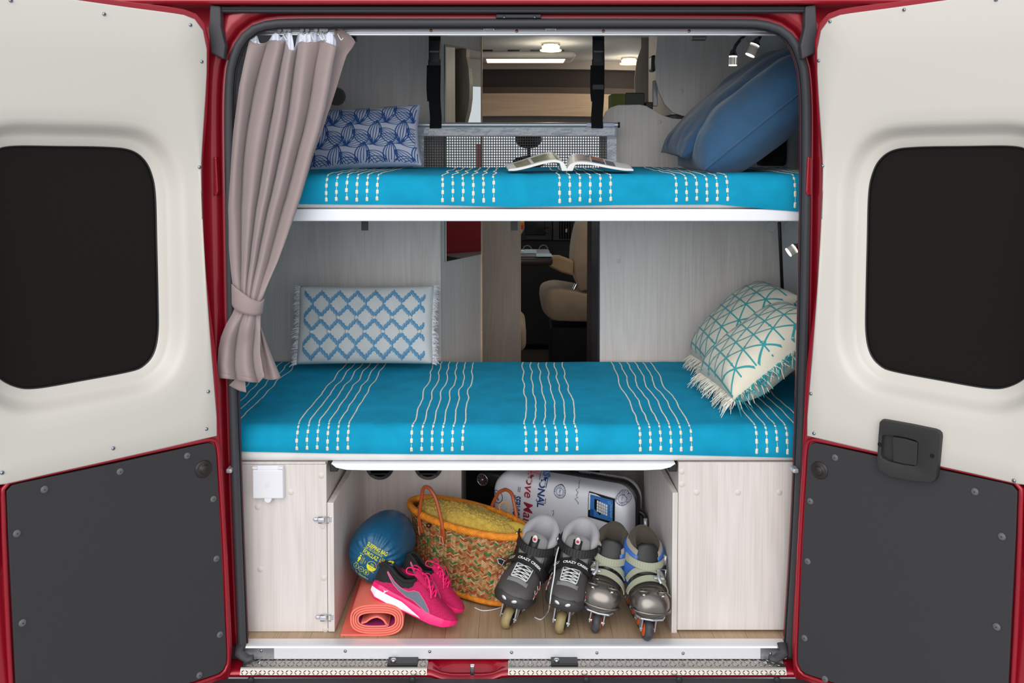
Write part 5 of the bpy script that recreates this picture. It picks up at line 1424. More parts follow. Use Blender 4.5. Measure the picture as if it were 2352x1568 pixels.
# ================================================================ pink running shoes
PINK = M('pink_mesh', (204, 16, 90), rough=.75, bump=(420, 1.0, .003), vary=(380, .25))
PINKS = M('pink_rubber', (250, 30, 118), rough=.4)
BLKF = M('black_knit', (30, 28, 30), rough=.85, bump=(600, .5))
SOLEW = M('sole_white', (240, 240, 244), rough=.5)
GREYM = M('grey_mesh_strip', (112, 122, 134), rough=.7, bump=(420, 1.0, .003))
def shoe(label, heel, toe, roll, side):
    L = (toe - heel).length; X = (toe - heel).normalized(); Z = Vector((0, 0, 1)); Z = (Z - X * Z.dot(X)).normalized(); Y = Z.cross(X)
    m3 = Matrix((X, Y, Z)).transposed().to_4x4() @ Matrix.Rotation(roll, 4, 'X'); m3.translation = heel
    sc = L / .272
    root = thing('running_shoe', label, 'shoe', heel, group='pink running shoes')
    def T(x, y, z): return m3 @ Vector((x * sc, y * sc, z * sc))
    WT = [(0, .018), (.02, .031), (.06, .036), (.12, .034), (.16, .038), (.20, .043), (.235, .039), (.255, .030), (.268, .016), (.272, .004)]
    w = lambda x: interp(x, WT)
    zb = lambda x: interp(x, [(0, .012), (.02, .002), (.06, 0), (.2, 0), (.24, .005), (.272, .020)])
    zm = lambda x: interp(x, [(0, .040), (.03, .040), (.10, .034), (.18, .026), (.24, .026), (.272, .030)])
    zc = lambda x: interp(x, [(0, .088), (.012, .099), (.03, .097), (.06, .082), (.085, .076), (.105, .084), (.12, .094), (.14, .094), (.17, .078), (.21, .060), (.245, .048), (.262, .040), (.272, .030)])
    xs = [0, .002, .005] + [.008 + .004 * i for i in range(61)] + [.252, .255, .258, .261, .264, .267, .270, .272]
    # sole
    def ring_sole(x, za, zz, k0, k1):
        return [T(x, -w(x) * k0, za), T(x, -w(x) * k1 - .002, (za + zz) / 2), T(x, -w(x) * k1, zz), T(x, w(x) * k1, zz), T(x, w(x) * k1 + .002, (za + zz) / 2), T(x, w(x) * k0, za)]
    split = lambda x: interp(x, [(0, .026), (.10, .022), (.165, .004), (.172, .0), (.28, .0)])
    xw = [x for x in xs if x <= .17]
    obj('white_midsole', MB().loft([ring_sole(x, zb(x) + .002, max(zb(x) + .003, min(split(x) + .001, zm(x))), .97, 1.05) for x in xw], True, True, True), SOLEW, root, smooth=True, angle=40)
    obj('pink_midsole', MB().loft([ring_sole(x, max(zb(x), split(x)), zm(x), 1.02, 1.04) for x in xs], True, True, True), PINKS, root, smooth=True, angle=40)
    obj('outsole', MB().loft([ring_sole(x, zb(x) - .0015, zb(x) + .003, .93, .97) for x in xs], True, True, True), PINKS, root, smooth=True, angle=40)
    # upper halves
    def up(x, s, sg, lift=0):
        bl = sstep(.105, .135, x); W = w(x); z1 = zm(x) - .002; h = zc(x) - z1
        a = s * pi / 2
        yf, zf = W * cos(a) ** .75, z1 + h * sin(a) ** .85
        yr = W + (min(W, .030) * (1 if x > .02 else .8) - W) * s ** 1.3 + .003 * sin(pi * s); zr = z1 + h * s
        y, z = yr + (yf - yr) * bl, zr + (zf - zr) * bl
        nrm = Vector((0, sg, .35)).normalized() * lift
        return T(x, sg * y + nrm.y, z + nrm.z)
    um2 = MB(); ns = 36
    for sg in (-1, 1):
        vs = [up(x, j / (ns - 1), sg) for x in xs for j in range(ns)]
        fs, mi = [], []
        for i in range(len(xs) - 1):
            for j in range(ns - 1):
                fs.append((i * ns + j, i * ns + j + 1, (i + 1) * ns + j + 1, (i + 1) * ns + j))
                x = (xs[i] + xs[i + 1]) / 2; s = (j + .5) / ns
                mi.append(1 if (x < .118 and s > interp(x, [(0, .12), (.03, .22), (.06, .5), (.118, .62)])) else 0)
        k = len(um2.v); um2.v += vs
        for f, q in zip(fs, mi): um2.f.append(tuple(i + k for i in f)); um2.mi.append(q); um2.col.append(None)
        # heel closure
    um2.loft([[up(0, j / (ns - 1), -1) for j in range(ns)], [up(0, j / (ns - 1), 1) for j in range(ns)]], False, mi=1)
    upo = obj('upper', um2, [PINK, BLKF], root, smooth=True, weld=True, solid=.002)
    ring = [up(x, 1, -1) for x in xs if x <= .118][::-1] + [up(x, 1, 1) for x in xs if x <= .118]
    obj('padded_collar', MB().tube(ring, .0055 * sc, 8), BLKF, root, smooth=True)
    # lining well
    obj('insole', MB().loft([[T(x, -w(x) * .8, .05), T(x, w(x) * .8, .05)] for x in xs if x < .17], False), BLKF, root)
    tg = MB().loft([[T(.105 + .055 * t, y, z) for y, z in ((-.022, .088 - .012 * t + .012 * (1 - t)), (-.012, .098 - .012 * t + .016 * (1 - t)), (0, .101 - .012 * t + .018 * (1 - t)), (.012, .098 - .012 * t + .016 * (1 - t)), (.022, .088 - .012 * t + .012 * (1 - t)))] for t in (0, .25, .5, .75, 1)], False)
    obj('tongue', tg, PINK, root, smooth=True, solid=.004)
    # swoosh-like side strip widening from heel to forefoot
    for sg in ((-1, 1) if side == 0 else (side,)):
        lo = [(.030, .72), (.055, .50), (.080, .33), (.098, .22), (.108, .14), (.125, .08), (.15, .04), (.18, .0)]
        hi = [(.030, .78), (.060, .64), (.090, .52), (.115, .40), (.14, .33), (.165, .24), (.18, .13), (.19, .02)]
        A = resample([Vector((a, b, 0)) for a, b in lo], 18); Bq = resample([Vector((a, b, 0)) for a, b in hi], 18)
        fm2 = MB().loft([[up(p.x, p.y, sg, .0022) for p in A], [up(p.x, p.y, sg, .0026) for p in [a.lerp(b, .5) for a, b in zip(A, Bq)]], [up(p.x, p.y, sg, .0022) for p in Bq]], False)
        fs_ = obj('side_strip', fm2, GREYM, root, smooth=True)
        obj('strip_piping', MB().tube([up(p.x, p.y, sg, .0026) for p in A] + [up(p.x, p.y, sg, .0026) for p in Bq[::-1]], .0010, 5, closed=True), M('pink_piping', (255, 96, 150), rough=.5), fs_)
        # leaping mark near the heel
        lf = lambda u, v: T(.045 + u, sg * (w(.045) * 1.05 + .0018), .030 + v)
        mk = MB(); s2 = 1 if sg < 0 else -1
        put_poly(mk, lf, [(-.008, .006), (-.003, .002), (.002, .003), (.007, .007), (.006, .003), (.002, .0), (-.001, -.002)]); put_poly(mk, lf, [(-.003, .001), (.001, -.001), (-.002, -.005), (-.008, -.007), (-.004, -.004)])
        obj('leaping_mark', mk, SOLEW, root)
    # laces
    lm_ = MB()
    for i in range(5):
        x = .122 + .014 * i; zt = zc(x) + .004
        p = T(x - .004, -.020, zt - .008); q = T(x + .008, .020, zt - .010); mid = T(x + .002, 0, zt + .007)
        lm_.tube(smooth_path([p, mid, q], 4), .0032 * sc, 6, flat=.6)
        p = T(x - .004, .020, zt - .008); q = T(x + .008, -.020, zt - .010)
        lm_.tube(smooth_path([p, mid + Z * .002, q], 4), .0032 * sc, 6, flat=.6)
    kx, kz = .124, zc(.124) + .014
    for sg, ln in ((-1, .055), (1, .045)):
        lm_.tube(smooth_path([T(kx, 0, kz), T(kx - .012, sg * .014, kz + .010), T(kx - ln * .75, sg * .032, kz + .008), T(kx - ln * .7, sg * .036, kz - .006), T(kx - .008, sg * .018, kz - .004), T(kx, 0, kz)], 5), .0026 * sc, 6, flat=.7)
        lm_.tube(smooth_path([T(kx, 0, kz), T(kx + .02, sg * .02, kz + .004), T(kx + .045, sg * .034, kz - .026), T(kx + .055, sg * .036, kz - .045)], 5), .0026 * sc, 6, flat=.7)
    lm_.ell(T(kx, 0, kz), .008 * sc, .008 * sc, .006 * sc, 10, 8)
    obj('laces', lm_, PINKS, root, smooth=True)
    return root
heel = at(850, 1367, .10); toe = atz(1043, 1448, .012)
shoe('bright pink running shoe in front, heel propped on the coral mat', heel + Vector((0, .0, .006)), toe, R(-17), 0)
heel2 = at(916, 1338, .20) + Vector((-.008, .0, .018)); toe2 = atz(1058, 1416, .012)
shoe('bright pink running shoe standing behind the front one', heel2, toe2, R(-14), 0)

# ================================================================ woven basket
bk = thing('woven_basket', 'woven straw tote basket with orange rim and leather handles', 'basket', (-.14, .33, 0))
ct, at_, bt_ = Vector((-.146, .332, 0)), Vector((.174, -.046, 0)), Vector((.085, -.130, 0))
cb, ab_, bb_ = Vector((-.160, .354, 0)), Vector((.160, -.068, 0)), Vector((.060, -.128, 0))
HB = .242
def bsk(a, h, lift=0):
    """a angle, h 0..1 up the side"""
    k = h ** .85
    c = cb.lerp(ct, k); A = ab_.lerp(at_, k); Bq = bb_.lerp(bt_, k)
    waist = 1 - .06 * sin(pi * h) * (1 if True else 0)
    kid = 1 - .10 * (1 - h) * math.exp(-((a - 1.95) / .45) ** 2)      # dent in the lower front wall
    d = A * cos(a) + Bq * sin(a)
    p = c + d * (waist * kid)
    nrm = d.normalized()
    rimz = HB + .010 * (-.4 * cos(a) - .8 * sin(a)) * h
    return Vector((p.x, p.y, .012 + (rimz - .012) * h)) + nrm * lift
STRAWD = M('dark_brown_straw', (92, 62, 34), rough=.9)  # dark brown base wall beneath the woven strips
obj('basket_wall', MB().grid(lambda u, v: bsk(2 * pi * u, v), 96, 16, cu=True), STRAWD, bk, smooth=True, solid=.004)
obj('basket_base', MB().add([bsk(2 * pi * i / 96, 0) for i in range(96)], [tuple(range(96))]), STRAWD, bk)
pal = [(196, 148, 98)] * 4 + [(182, 108, 64)] * 4 + [(160, 132, 84)] * 3 + [(150, 76, 40)] * 3 + [(80, 126, 66), (36, 120, 68), (100, 116, 62)] + [(206, 170, 124)] * 2
wv = MB(); rnd = random.Random(5); NC, NR = 84, 40
for i in range(NC):
    s_ = 1 if i % 2 else -1
    for j in range(NR + 1):
        a = 2 * pi * (i + .5) / NC; da = 2 * pi / NC
        h = (j + (.0)) / NR
        cc = rgb(*rnd.choice(pal)); hh = .46 / NR; sl = .85 / NR * s_
        def q(ua, vh, l): return bsk(a + ua * da, min(.985, max(.015, h + vh)), l)
        vs = [q(-.62, -hh - sl, .0008), q(.62, -hh + sl, .0022), q(.62, hh + sl, .0022), q(-.62, hh - sl, .0008), q(0, -hh * .8, .0042), q(0, hh * .8, .0042)]
        wv.add(vs, [(0, 4, 5, 3), (4, 1, 2, 5)], col=cc)
obj('woven_straw', wv, attr_mat('dyed_straw', .75), bk, kind='stuff')
ORA = M('orange_raffia', (220, 132, 24), rough=.7, bump=(160, .9, .004), vary=(60, .22))
def wrapped(h, r0, nm, flat=1.0):
    pts = [bsk(2 * pi * i / 400, h, .001) for i in range(400)]
    m = MB(); rs = [r0 * (1 + .05 * (i % 2)) for i in range(400)]
    m.tube(pts, rs, 8, closed=True, flat=flat, up=(0, 0, 1)); return obj(nm, m, ORA, bk, smooth=True)
wrapped(1.0, .0105, 'rim', 1.15); wrapped(.02, .0085, 'foot_rim')
LEA = M('tan_leather', (170, 82, 40), rough=.4, bump=(200, .1)); THR = M('white_thread', (226, 214, 204), rough=.9)
def basket_handle(a0, a1, up_, lean):
    p0, p1 = bsk(a0, .97, .013), bsk(a1, .97, .013)
    q0, q1 = bsk(a0, .74, .009), bsk(a1, .74, .009)
    mid = (p0 + p1) / 2 + Vector((0, 0, up_)) + lean
    pts = smooth_path([q0, p0, p0.lerp(mid, .5) + (p0 - p1) * .06 + Vector((0, 0, up_ * .2)), mid + (p0 - p1) * .16 - Vector((0, 0, .006)), mid, mid + (p1 - p0) * .16 - Vector((0, 0, .006)), p1.lerp(mid, .5) + (p1 - p0) * .06 + Vector((0, 0, up_ * .2)), p1, q1], 6)
    hnd = obj('handle', MB().tube(pts, .0058, 8), LEA, bk, smooth=True)
    for p, q in ((p0, q0), (p1, q1)):
        d = (q - p); nrm = Vector((p.x - ct.x, p.y - ct.y, 0)).normalized(); sd = d.cross(nrm).normalized()
        tb = MB().prism([p - sd * .006 + nrm * .003, p + sd * .006 + nrm * .003, q + sd * .010 + nrm * .004 + d * .08, q - sd * .010 + nrm * .004 + d * .08], nrm * .004)
        tab_ = obj('leather_tab', tb, LEA, hnd, bevel=.001)
        stt = [q - sd * .0085 + nrm * .0085 + d * .04, q + sd * .0085 + nrm * .0085 + d * .04, q.lerp(p, .45) + sd * .006 + nrm * .0085, q.lerp(p, .45) - sd * .006 + nrm * .0085]
        obj('stitching', MB().tube(stt, .0007, 4, closed=True), THR, tab_)
def ang_at(px, py):
    best = None
    for i in range(360):
        p = bsk(2 * pi * i / 360, .97)
        d = p - CAMP; k = ray(px, py)
        # project p
        zc_ = d.y * cos(PITCH) - d.z * sin(PITCH)
        u = d.x / zc_ * F_PX + PX0; v = PY0 + (-(d.z * cos(PITCH)) - d.y * sin(PITCH)) / zc_ * F_PX
        e = (u - px) ** 2 + (v - py) ** 2
        if best is None or e < best[0]: best = (e, 2 * pi * i / 360)
    return best[1]
basket_handle(ang_at(966, 1200), ang_at(1020, 1225), .115, Vector((-.01, .0, 0)))
basket_handle(ang_at(1128, 1152), ang_at(1192, 1172), .085, Vector((.012, .0, 0)))
a_ = ang_at(990, 1213); p = bsk(a_, .93, .016); obj('toggle_bead', MB().ell(p, .009, .009, .008, 12, 8), M('dark_wood_bead', (56, 28, 18), rough=.3), bk, smooth=True)
a_ = ang_at(1165, 1160); p = bsk(a_, 1.0, .004)
obj('closing_loop', MB().tube([p + Vector((.016 * cos(t), .002, .022 + .02 * sin(t))) for t in [2 * pi * i / 18 for i in range(18)]], .0018, 5, closed=True), M('orange_cord', (214, 150, 60), rough=.8), bk)
# towel in the basket
MUS = M('mustard_terry', (194, 162, 64), rough=1.0, sheen=.15, bump=(300, 1.0, .004), vary=(90, .2))
def tow(u, v):
    a = 2 * pi * u; r = v
    p = bsk(a, .97); c = ct + Vector((0, 0, HB))
    e = 1 - r ** 5
    q = c.lerp(Vector((p.x, p.y, c.z)), r * .92)
    ridge = .016 * nz(q.x * 14, q.y * 14, 3) + .012 * (cos(a - 2.6))
    z = HB - .024 + (.054 + ridge) * e ** .6 + .005 * nz(q.x * 110, q.y * 110, 1) + .004 * nz(q.x * 230, q.y * 230, 4)
    return Vector((q.x, q.y, z))
tw = thing('towel', 'mustard yellow terry towel folded inside the woven basket', 'towel', (ct.x, ct.y, HB - .03))
obj('terry_fold', MB().grid(tow, 280, 100, cu=True), MUS, tw, smooth=True)
def fold2(u, v):
    q = Vector((-.075 + .13 * u, .205 + .03 * sin(pi * u) + .05 * v, HB - .008 + .016 * sin(pi * v) + .006 * sin(pi * u)))
    return q + Vector((0, 0, .002 * nz(q.x * 80, q.y * 80, 2)))
obj('towel_lining', MB().grid(fold2, 24, 10), M('mustard_flat', (190, 160, 62), rough=.8), tw, smooth=True, solid=.004)
# ================================================================ suitcase
SL, SH = .50, .272
s0 = at(1128, 1200, .60); s0.z = .022
ANG = R(-26); RX = Vector((cos(ANG), sin(ANG), 0)); DY = Vector((-sin(ANG), cos(ANG), 0)); UZ = Vector((0, 0, 1))
sc = thing('suitcase', 'white hard suitcase covered in stamps and postmarks behind the skates', 'suitcase', s0 + RX * SL / 2)
def SP(u, d, v): return s0 + RX * u + DY * d + UZ * v
def rrect(inset, r, n=10):
    out = []; x0_, x1_, z0_, z1_ = inset, SL - inset, inset, SH - inset; r = max(.01, r - inset * .3)
    for cx_, cz_, a0_ in ((x1_ - r, z1_ - r, 0), (x0_ + r, z1_ - r, pi / 2), (x0_ + r, z0_ + r, pi), (x1_ - r, z0_ + r, 1.5 * pi)):
        for k in range(n + 1):
            a = a0_ + pi / 2 * k / n; out.append((cx_ + r * cos(a), cz_ + r * sin(a)))
    return out
def rl(inset, d): return [SP(u, d, v) for u, v in rrect(inset, .065)]
WSH = M('suitcase_white', (244, 247, 255), rough=.25, coat=.3)
obj('front_shell', MB().loft([rl(.06, -.002), rl(.03, 0), rl(.016, .004), rl(.007, .012), rl(.002, .026), rl(0, .045), rl(0, .095)], True, True, False), WSH, sc, smooth=True)
fb = obj('frame_band', MB().loft([rl(.001, .092), rl(-.008, .095), rl(-.010, .100), rl(-.010, .118), rl(-.008, .123), rl(.001, .126)], True), M('suitcase_black', (22, 22, 24), rough=.4), sc, smooth=True, angle=50)
obj('back_shell', MB().loft([rl(0, .123), rl(0, .150), rl(.002, .168), rl(.007, .180), rl(.016, .188), rl(.03, .192), rl(.06, .194)], True, False, True), WSH, sc, smooth=True)
pn = -DY
def spx(px, py):
    p = atplane(px, py, s0, pn); d = p - s0; return d.dot(RX), d.z
sf = lambda u, v: SP(u, interp(min(u, SL - u, v, SH - v), [(0, .04), (.002, .026), (.007, .012), (.016, .004), (.03, 0), (.06, -.002)]) - .0024, v)
sf_ = sf
BLUI = M('ink_blue', (40, 70, 130), rough=.6); REDI = M('ink_red', (176, 44, 70), rough=.6); BLKI = M('ink_black', (30, 32, 44), rough=.6)
DN = R(-90)
mb1, mb2, mb3 = MB(), MB(), MB()
u, v = spx(1187, 1150); put_text(mb1, sf, 'SERVICE', u, v - .02, .036, DN + R(-4), bold=.001, sx=.62)
put_line(mb1, sf, [(u + .014, v + .052), (u + .013, v + .034)], .002); put_line(mb1, sf, [(u + .008, v + .052), (u + .007, v + .034)], .002)
u, v = spx(1214, 1142); put_text(mb2, sf, 'Love Mail', u, v, .048, DN + R(-3), bold=.0006, shear=.1)
for du in (-.020, .024): put_line(mb2, sf, [(u + du + .003, v + .075), (u + du, v - .09)], .003)
put_line(mb2, sf, [(u - .020, v + .078), (u + .024, v + .075)], .003)
mb1b = MB()
u, v = spx(1244, 1122); put_text(mb1b, sf, 'PERSONAL', u, v + .018, .036, DN + R(-3), bold=.0010, sx=.95)
put_line(mb1b, sf, [(u - .014, v + .08), (u - .018, v - .045), (u + .016, v - .047), (u + .017, v - .030)], .0026); put_line(mb1b, sf, [(u + .018, v + .08), (u + .016, v + .005)], .0026)
for px, py in ((1286, 1129), (1428, 1147)):
    pmk = MB()
    u, v = spx(px, py); put_line(pmk, sf, circ(u, v, .021), .0016, True); put_line(pmk, sf, circ(u, v, .0125), .0012, True)
    put_text(pmk, sf, '1961 8', u, v, .009, DN)
    for k in range(16): 
        a = 2 * pi * k / 16; put_text(pmk, sf, 'ROTTERDAM CENTRUM'[k], u + .0168 * cos(a), v + .0168 * sin(a), .007, a - pi / 2)
    obj('postmark', pmk, BLUI, sc, kind='stuff')
u, v = spx(1323, 1130)
put_line(mb3, sf, [(u, v + .03), (u - .004, v + .02), (u + .006, v + .012), (u - .002, v + .006), (u + .007, v), (u + .002, v - .010), (u + .008, v - .016), (u - .003, v - .022), (u + .009, v - .032), (u + .010, v - .038)], .0017)
put_line(mb3, sf, [(u + .006, v + .052), (u + .012, v + .047), (u + .004, v + .044)], .0015); put_line(mb3, sf, [(u - .006, v + .037), (u - .004, v + .035)], .002)
u, v = spx(1271, 1178); put_line(mb3, sf, [(u - .004, v + .008), (u + .002, v + .012), (u + .003, v + .002), (u - .001, v - .008)], .0015)
mb1c = MB()
u, v = spx(1142, 1140); put_line(mb1c, sf, circ(u, v, .022), .0022, True); put_line(mb1c, sf, [(u - .012, v + .014), (u + .006, v - .012)], .004); put_line(mb1c, sf, [(u + .008, v + .010), (u - .010, v - .010)], .003)
u, v = spx(1285, 1085); put_poly(mb2, sf, [(u - .022, v - .004), (u + .02, v + .004), (u + .008, v + .012), (u - .012, v + .012)])
obj('service_print', mb1, BLUI, sc); obj('personal_print', mb1b, BLUI, sc); obj('round_print', mb1c, BLUI, sc); obj('red_print', mb2, REDI, sc); obj('handwriting', mb3, BLKI, sc)
# ship stamp
u0, v1 = spx(1351, 1124); u1, v0 = spx(1412, 1196); u0 += .002; v1 -= .008; v0 -= .006
st = MB()
n_ = 13; pts = []
lf = lambda u, v: sf(u, v) + pn * .0004
put_poly(st, lf, [(u0, v0 + .006), (u1, v0 - .004), (u1, v1 - .008), (u0, v1)])
for k in range(17):
    t = (k + .5) / 17
    put_poly(st, lf, circ(u0 + (u1 - u0) * t, v1 - .008 * t, .0018, 6)); put_poly(st, lf, circ(u0 + (u1 - u0) * t, v0 + .006 - .010 * t, .0018, 6))
    put_poly(st, lf, circ(u0, v0 + .006 + (v1 - v0 - .006) * t, .0018, 6)); put_poly(st, lf, circ(u1, v0 - .004 + (v1 - v0 - .004) * t, .0018, 6))
so = obj('ship_stamp', st, M('stamp_black', (14, 14, 18), rough=.3), sc)
l2 = lambda u, v: sf(u, v) + pn * .0009
q = MB(); put_poly(q, l2, [(u0 + .006, v0 + .011), (u1 - .006, v0 + .003), (u1 - .006, v1 - .013), (u0 + .006, v1 - .007)]); obj('stamp_ground', q, M('stamp_blue', (62, 128, 200), rough=.25), so)
l3 = lambda u, v: sf(u, v) + pn * .0014
q = MB(); put_poly(q, l3, [(u0 + .007, v0 + .012), (u0 + .020, v0 + .011), (u0 + .020, v0 + .034), (u0 + .007, v0 + .034)]); put_poly(q, l3, [(u0 + .007, v1 - .010), (u1 - .007, v1 - .015), (u1 - .007, v1 - .018), (u0 + .007, v1 - .013)]); obj('stamp_shade', q, M('stamp_deep_blue', (30, 84, 160), rough=.3), so)
cu_, cv_ = (u0 + u1) / 2 + .002, (v0 + v1) / 2
q = MB(); put_poly(q, l3, [(cu_ - .026, cv_ + .026), (cu_ - .008, cv_ + .024), (cu_ + .004, cv_ - .006), (cu_ - .006, cv_ - .026), (cu_ - .026, cv_ - .006)]); obj('ship_hull', q, M('stamp_black', (14, 14, 18)), so)
l4 = lambda u, v: sf(u, v) + pn * .0019
q = MB()
for a in range(4):
    for b in range(5):
        x_ = cu_ - .014 + b * .0078 ; y_ = cv_ + .018 - a * .0095 - b * .002
        put_poly(q, l4, [(x_ - .0033, y_ - .0038), (x_ + .0033, y_ - .0046), (x_ + .0030, y_ + .0036), (x_ - .0030, y_ + .0044)])
obj('ship_sails', q, M('sail_white', (236, 238, 236), rough=.4), so)
q = MB(); put_text(q, l3, 'Nederland', u1 - .011, cv_ - .004, .013, DN, sx=.8); put_text(q, l3, '25', u1 - .018, v1 - .022, .012, DN); obj('stamp_lettering', q, M('stamp_pale', (150, 190, 226), rough=.4), so)
# top side print, badge, side clasp, wheels
tf = lambda u, d: SP(u, d, SH + .0008)
q = MB(); put_line(q, tf, circ(SL - .10, .165, .03), .002, True); put_line(q, tf, circ(SL - .10, .165, .02), .0015, True); put_text(q, tf, 'POSTE', SL - .10, .165, .014, 0); obj('top_print', q, M('ink_grey_blue', (120, 124, 134), rough=.6), sc)
rf = lambda d, v: SP(SL + .0008, d, v)
q = MB(); put_text(q, rf, 'MAIL', .165, SH - .11, .04, 0, bold=.0006); put_line(q, rf, [(.135, SH - .085), (.195, SH - .085), (.195, SH - .14), (.135, SH - .14)], .0016, True); obj('side_print', q, M('ink_grey_blue', (120, 124, 134)), sc)
q = MB(); put_text(q, lambda u, d: SP(u, d, SH + .0108), 'PRIMA', SL * .62, .109, .016, 0); obj('badge_lettering', q, M('badge_silver', (210, 210, 210), rough=.3), fb)
obj('carry_handle', MB().tube(smooth_path([SP(SL + .006, .109, SH - .09), SP(SL + .028, .109, SH - .105), SP(SL + .030, .109, SH - .16), SP(SL + .028, .109, SH - .22), SP(SL + .006, .109, SH - .235)], 6), .008, 8), M('suitcase_black', (22, 22, 24)), sc, smooth=True)
obj('clasp', MB().tube([SP(SL + .034, .095, SH - .105), SP(SL + .036, .095, SH - .16)], .007, 6), ALU2, sc, smooth=True)
for v_ in (.228, .05):
    c = SP(-.050, .03, v_)
    wh = obj('wheel', MB().lathe([(0, .0), (.020, 0), (.024, .004), (.0255, .012), (.024, .020), (0, .022)], c, DY, 24), M('wheel_black', (20, 20, 22), rough=.5), sc, smooth=True, angle=40)
    obj('wheel_rim', MB().tube([c - DY * .001 + (RX * cos(2 * pi * k / 28) + UZ * sin(2 * pi * k / 28)) * .0205 for k in range(28)], .0018, 6, closed=True), STEEL, wh, smooth=True)
    sp_ = MB()
    for k in range(10):
        a = 2 * pi * k / 10; d = RX * cos(a) + UZ * sin(a); t = RX * -sin(a) + UZ * cos(a)
        o_ = c - DY * .0015; sp_.add([o_ + d * .004 - t * .0008, o_ + d * .004 + t * .0008, o_ + d * .020 + t * .003, o_ + d * .020 - t * .003], [(0, 1, 2, 3)])
    obj('wheel_spokes', sp_, STEEL, wh)
    obj('wheel_cap', MB().lathe([(0, -.003), (.004, -.0025), (.005, 0)], c - DY * .0008, DY, 12), STEEL, wh, smooth=True)
    obj('wheel_housing', MB().box(-.052, .03, .035, .12, -.03, .03, bev=.012, seg=3).xf(Matrix((RX, DY, UZ)).transposed().to_4x4()).xf(Matrix.Translation(SP(0, 0, v_))), M('suitcase_black', (22, 22, 24)), sc, smooth=True, angle=40)
# a few feet so it rests on the floor
for u in (.08, SL - .08): obj('side_foot', MB().cyl(SP(u, .109, -.022), SP(u, .109, -.008), .012, n=12), M('suitcase_black', (22, 22, 24)), sc)
# ================================================================ inline skates
SKD = M('skate_charcoal', (70, 67, 66), rough=.5, bump=(300, .15)); SKG = fabric('skate_grey_mesh', (128, 126, 126), 900, .5); SKL = fabric('skate_liner_grey', (168, 168, 172), 600, .8)
SKB = M('skate_black', (26, 25, 26), rough=.5); SKT = M('toe_rubber', (50, 47, 46), rough=.5)
URE = M('amber_urethane', (150, 132, 92), rough=.45, vary=(30, .15)); URD = M('worn_black_urethane', (62, 62, 66), rough=.55, vary=(60, .4))
SIL = M('skate_silver', (134, 128, 122), rough=.28, metal=.85); SIF = M('fork_silver', (196, 198, 202), rough=.35, metal=.7)
SBL = M('skate_blue', (50, 96, 172), rough=.35); SBR = fabric('brown_liner', (74, 68, 58), 500, .9); STR = M('sage_strap', (158, 160, 138), rough=.55)
ORH = M('orange_hub', (226, 92, 28), rough=.5); LAC = M('lace_white', (214, 216, 216), rough=.9)
def ribbon(mb, P, Nn, Wd, width, th, col=None):
    """band along points P with outward normals and width directions"""
    loops = []
    for p, n, w in zip(P, Nn, Wd):
        n = Vector(n).normalized(); w = Vector(w).normalized() * (width if not isinstance(width, (list, tuple)) else width[len(loops)]) / 2
        loops.append([p - w, p + w, p + w + n * th, p - w + n * th])
    return mb.loft(loops, True, True, True, col=col)
DYS = .86
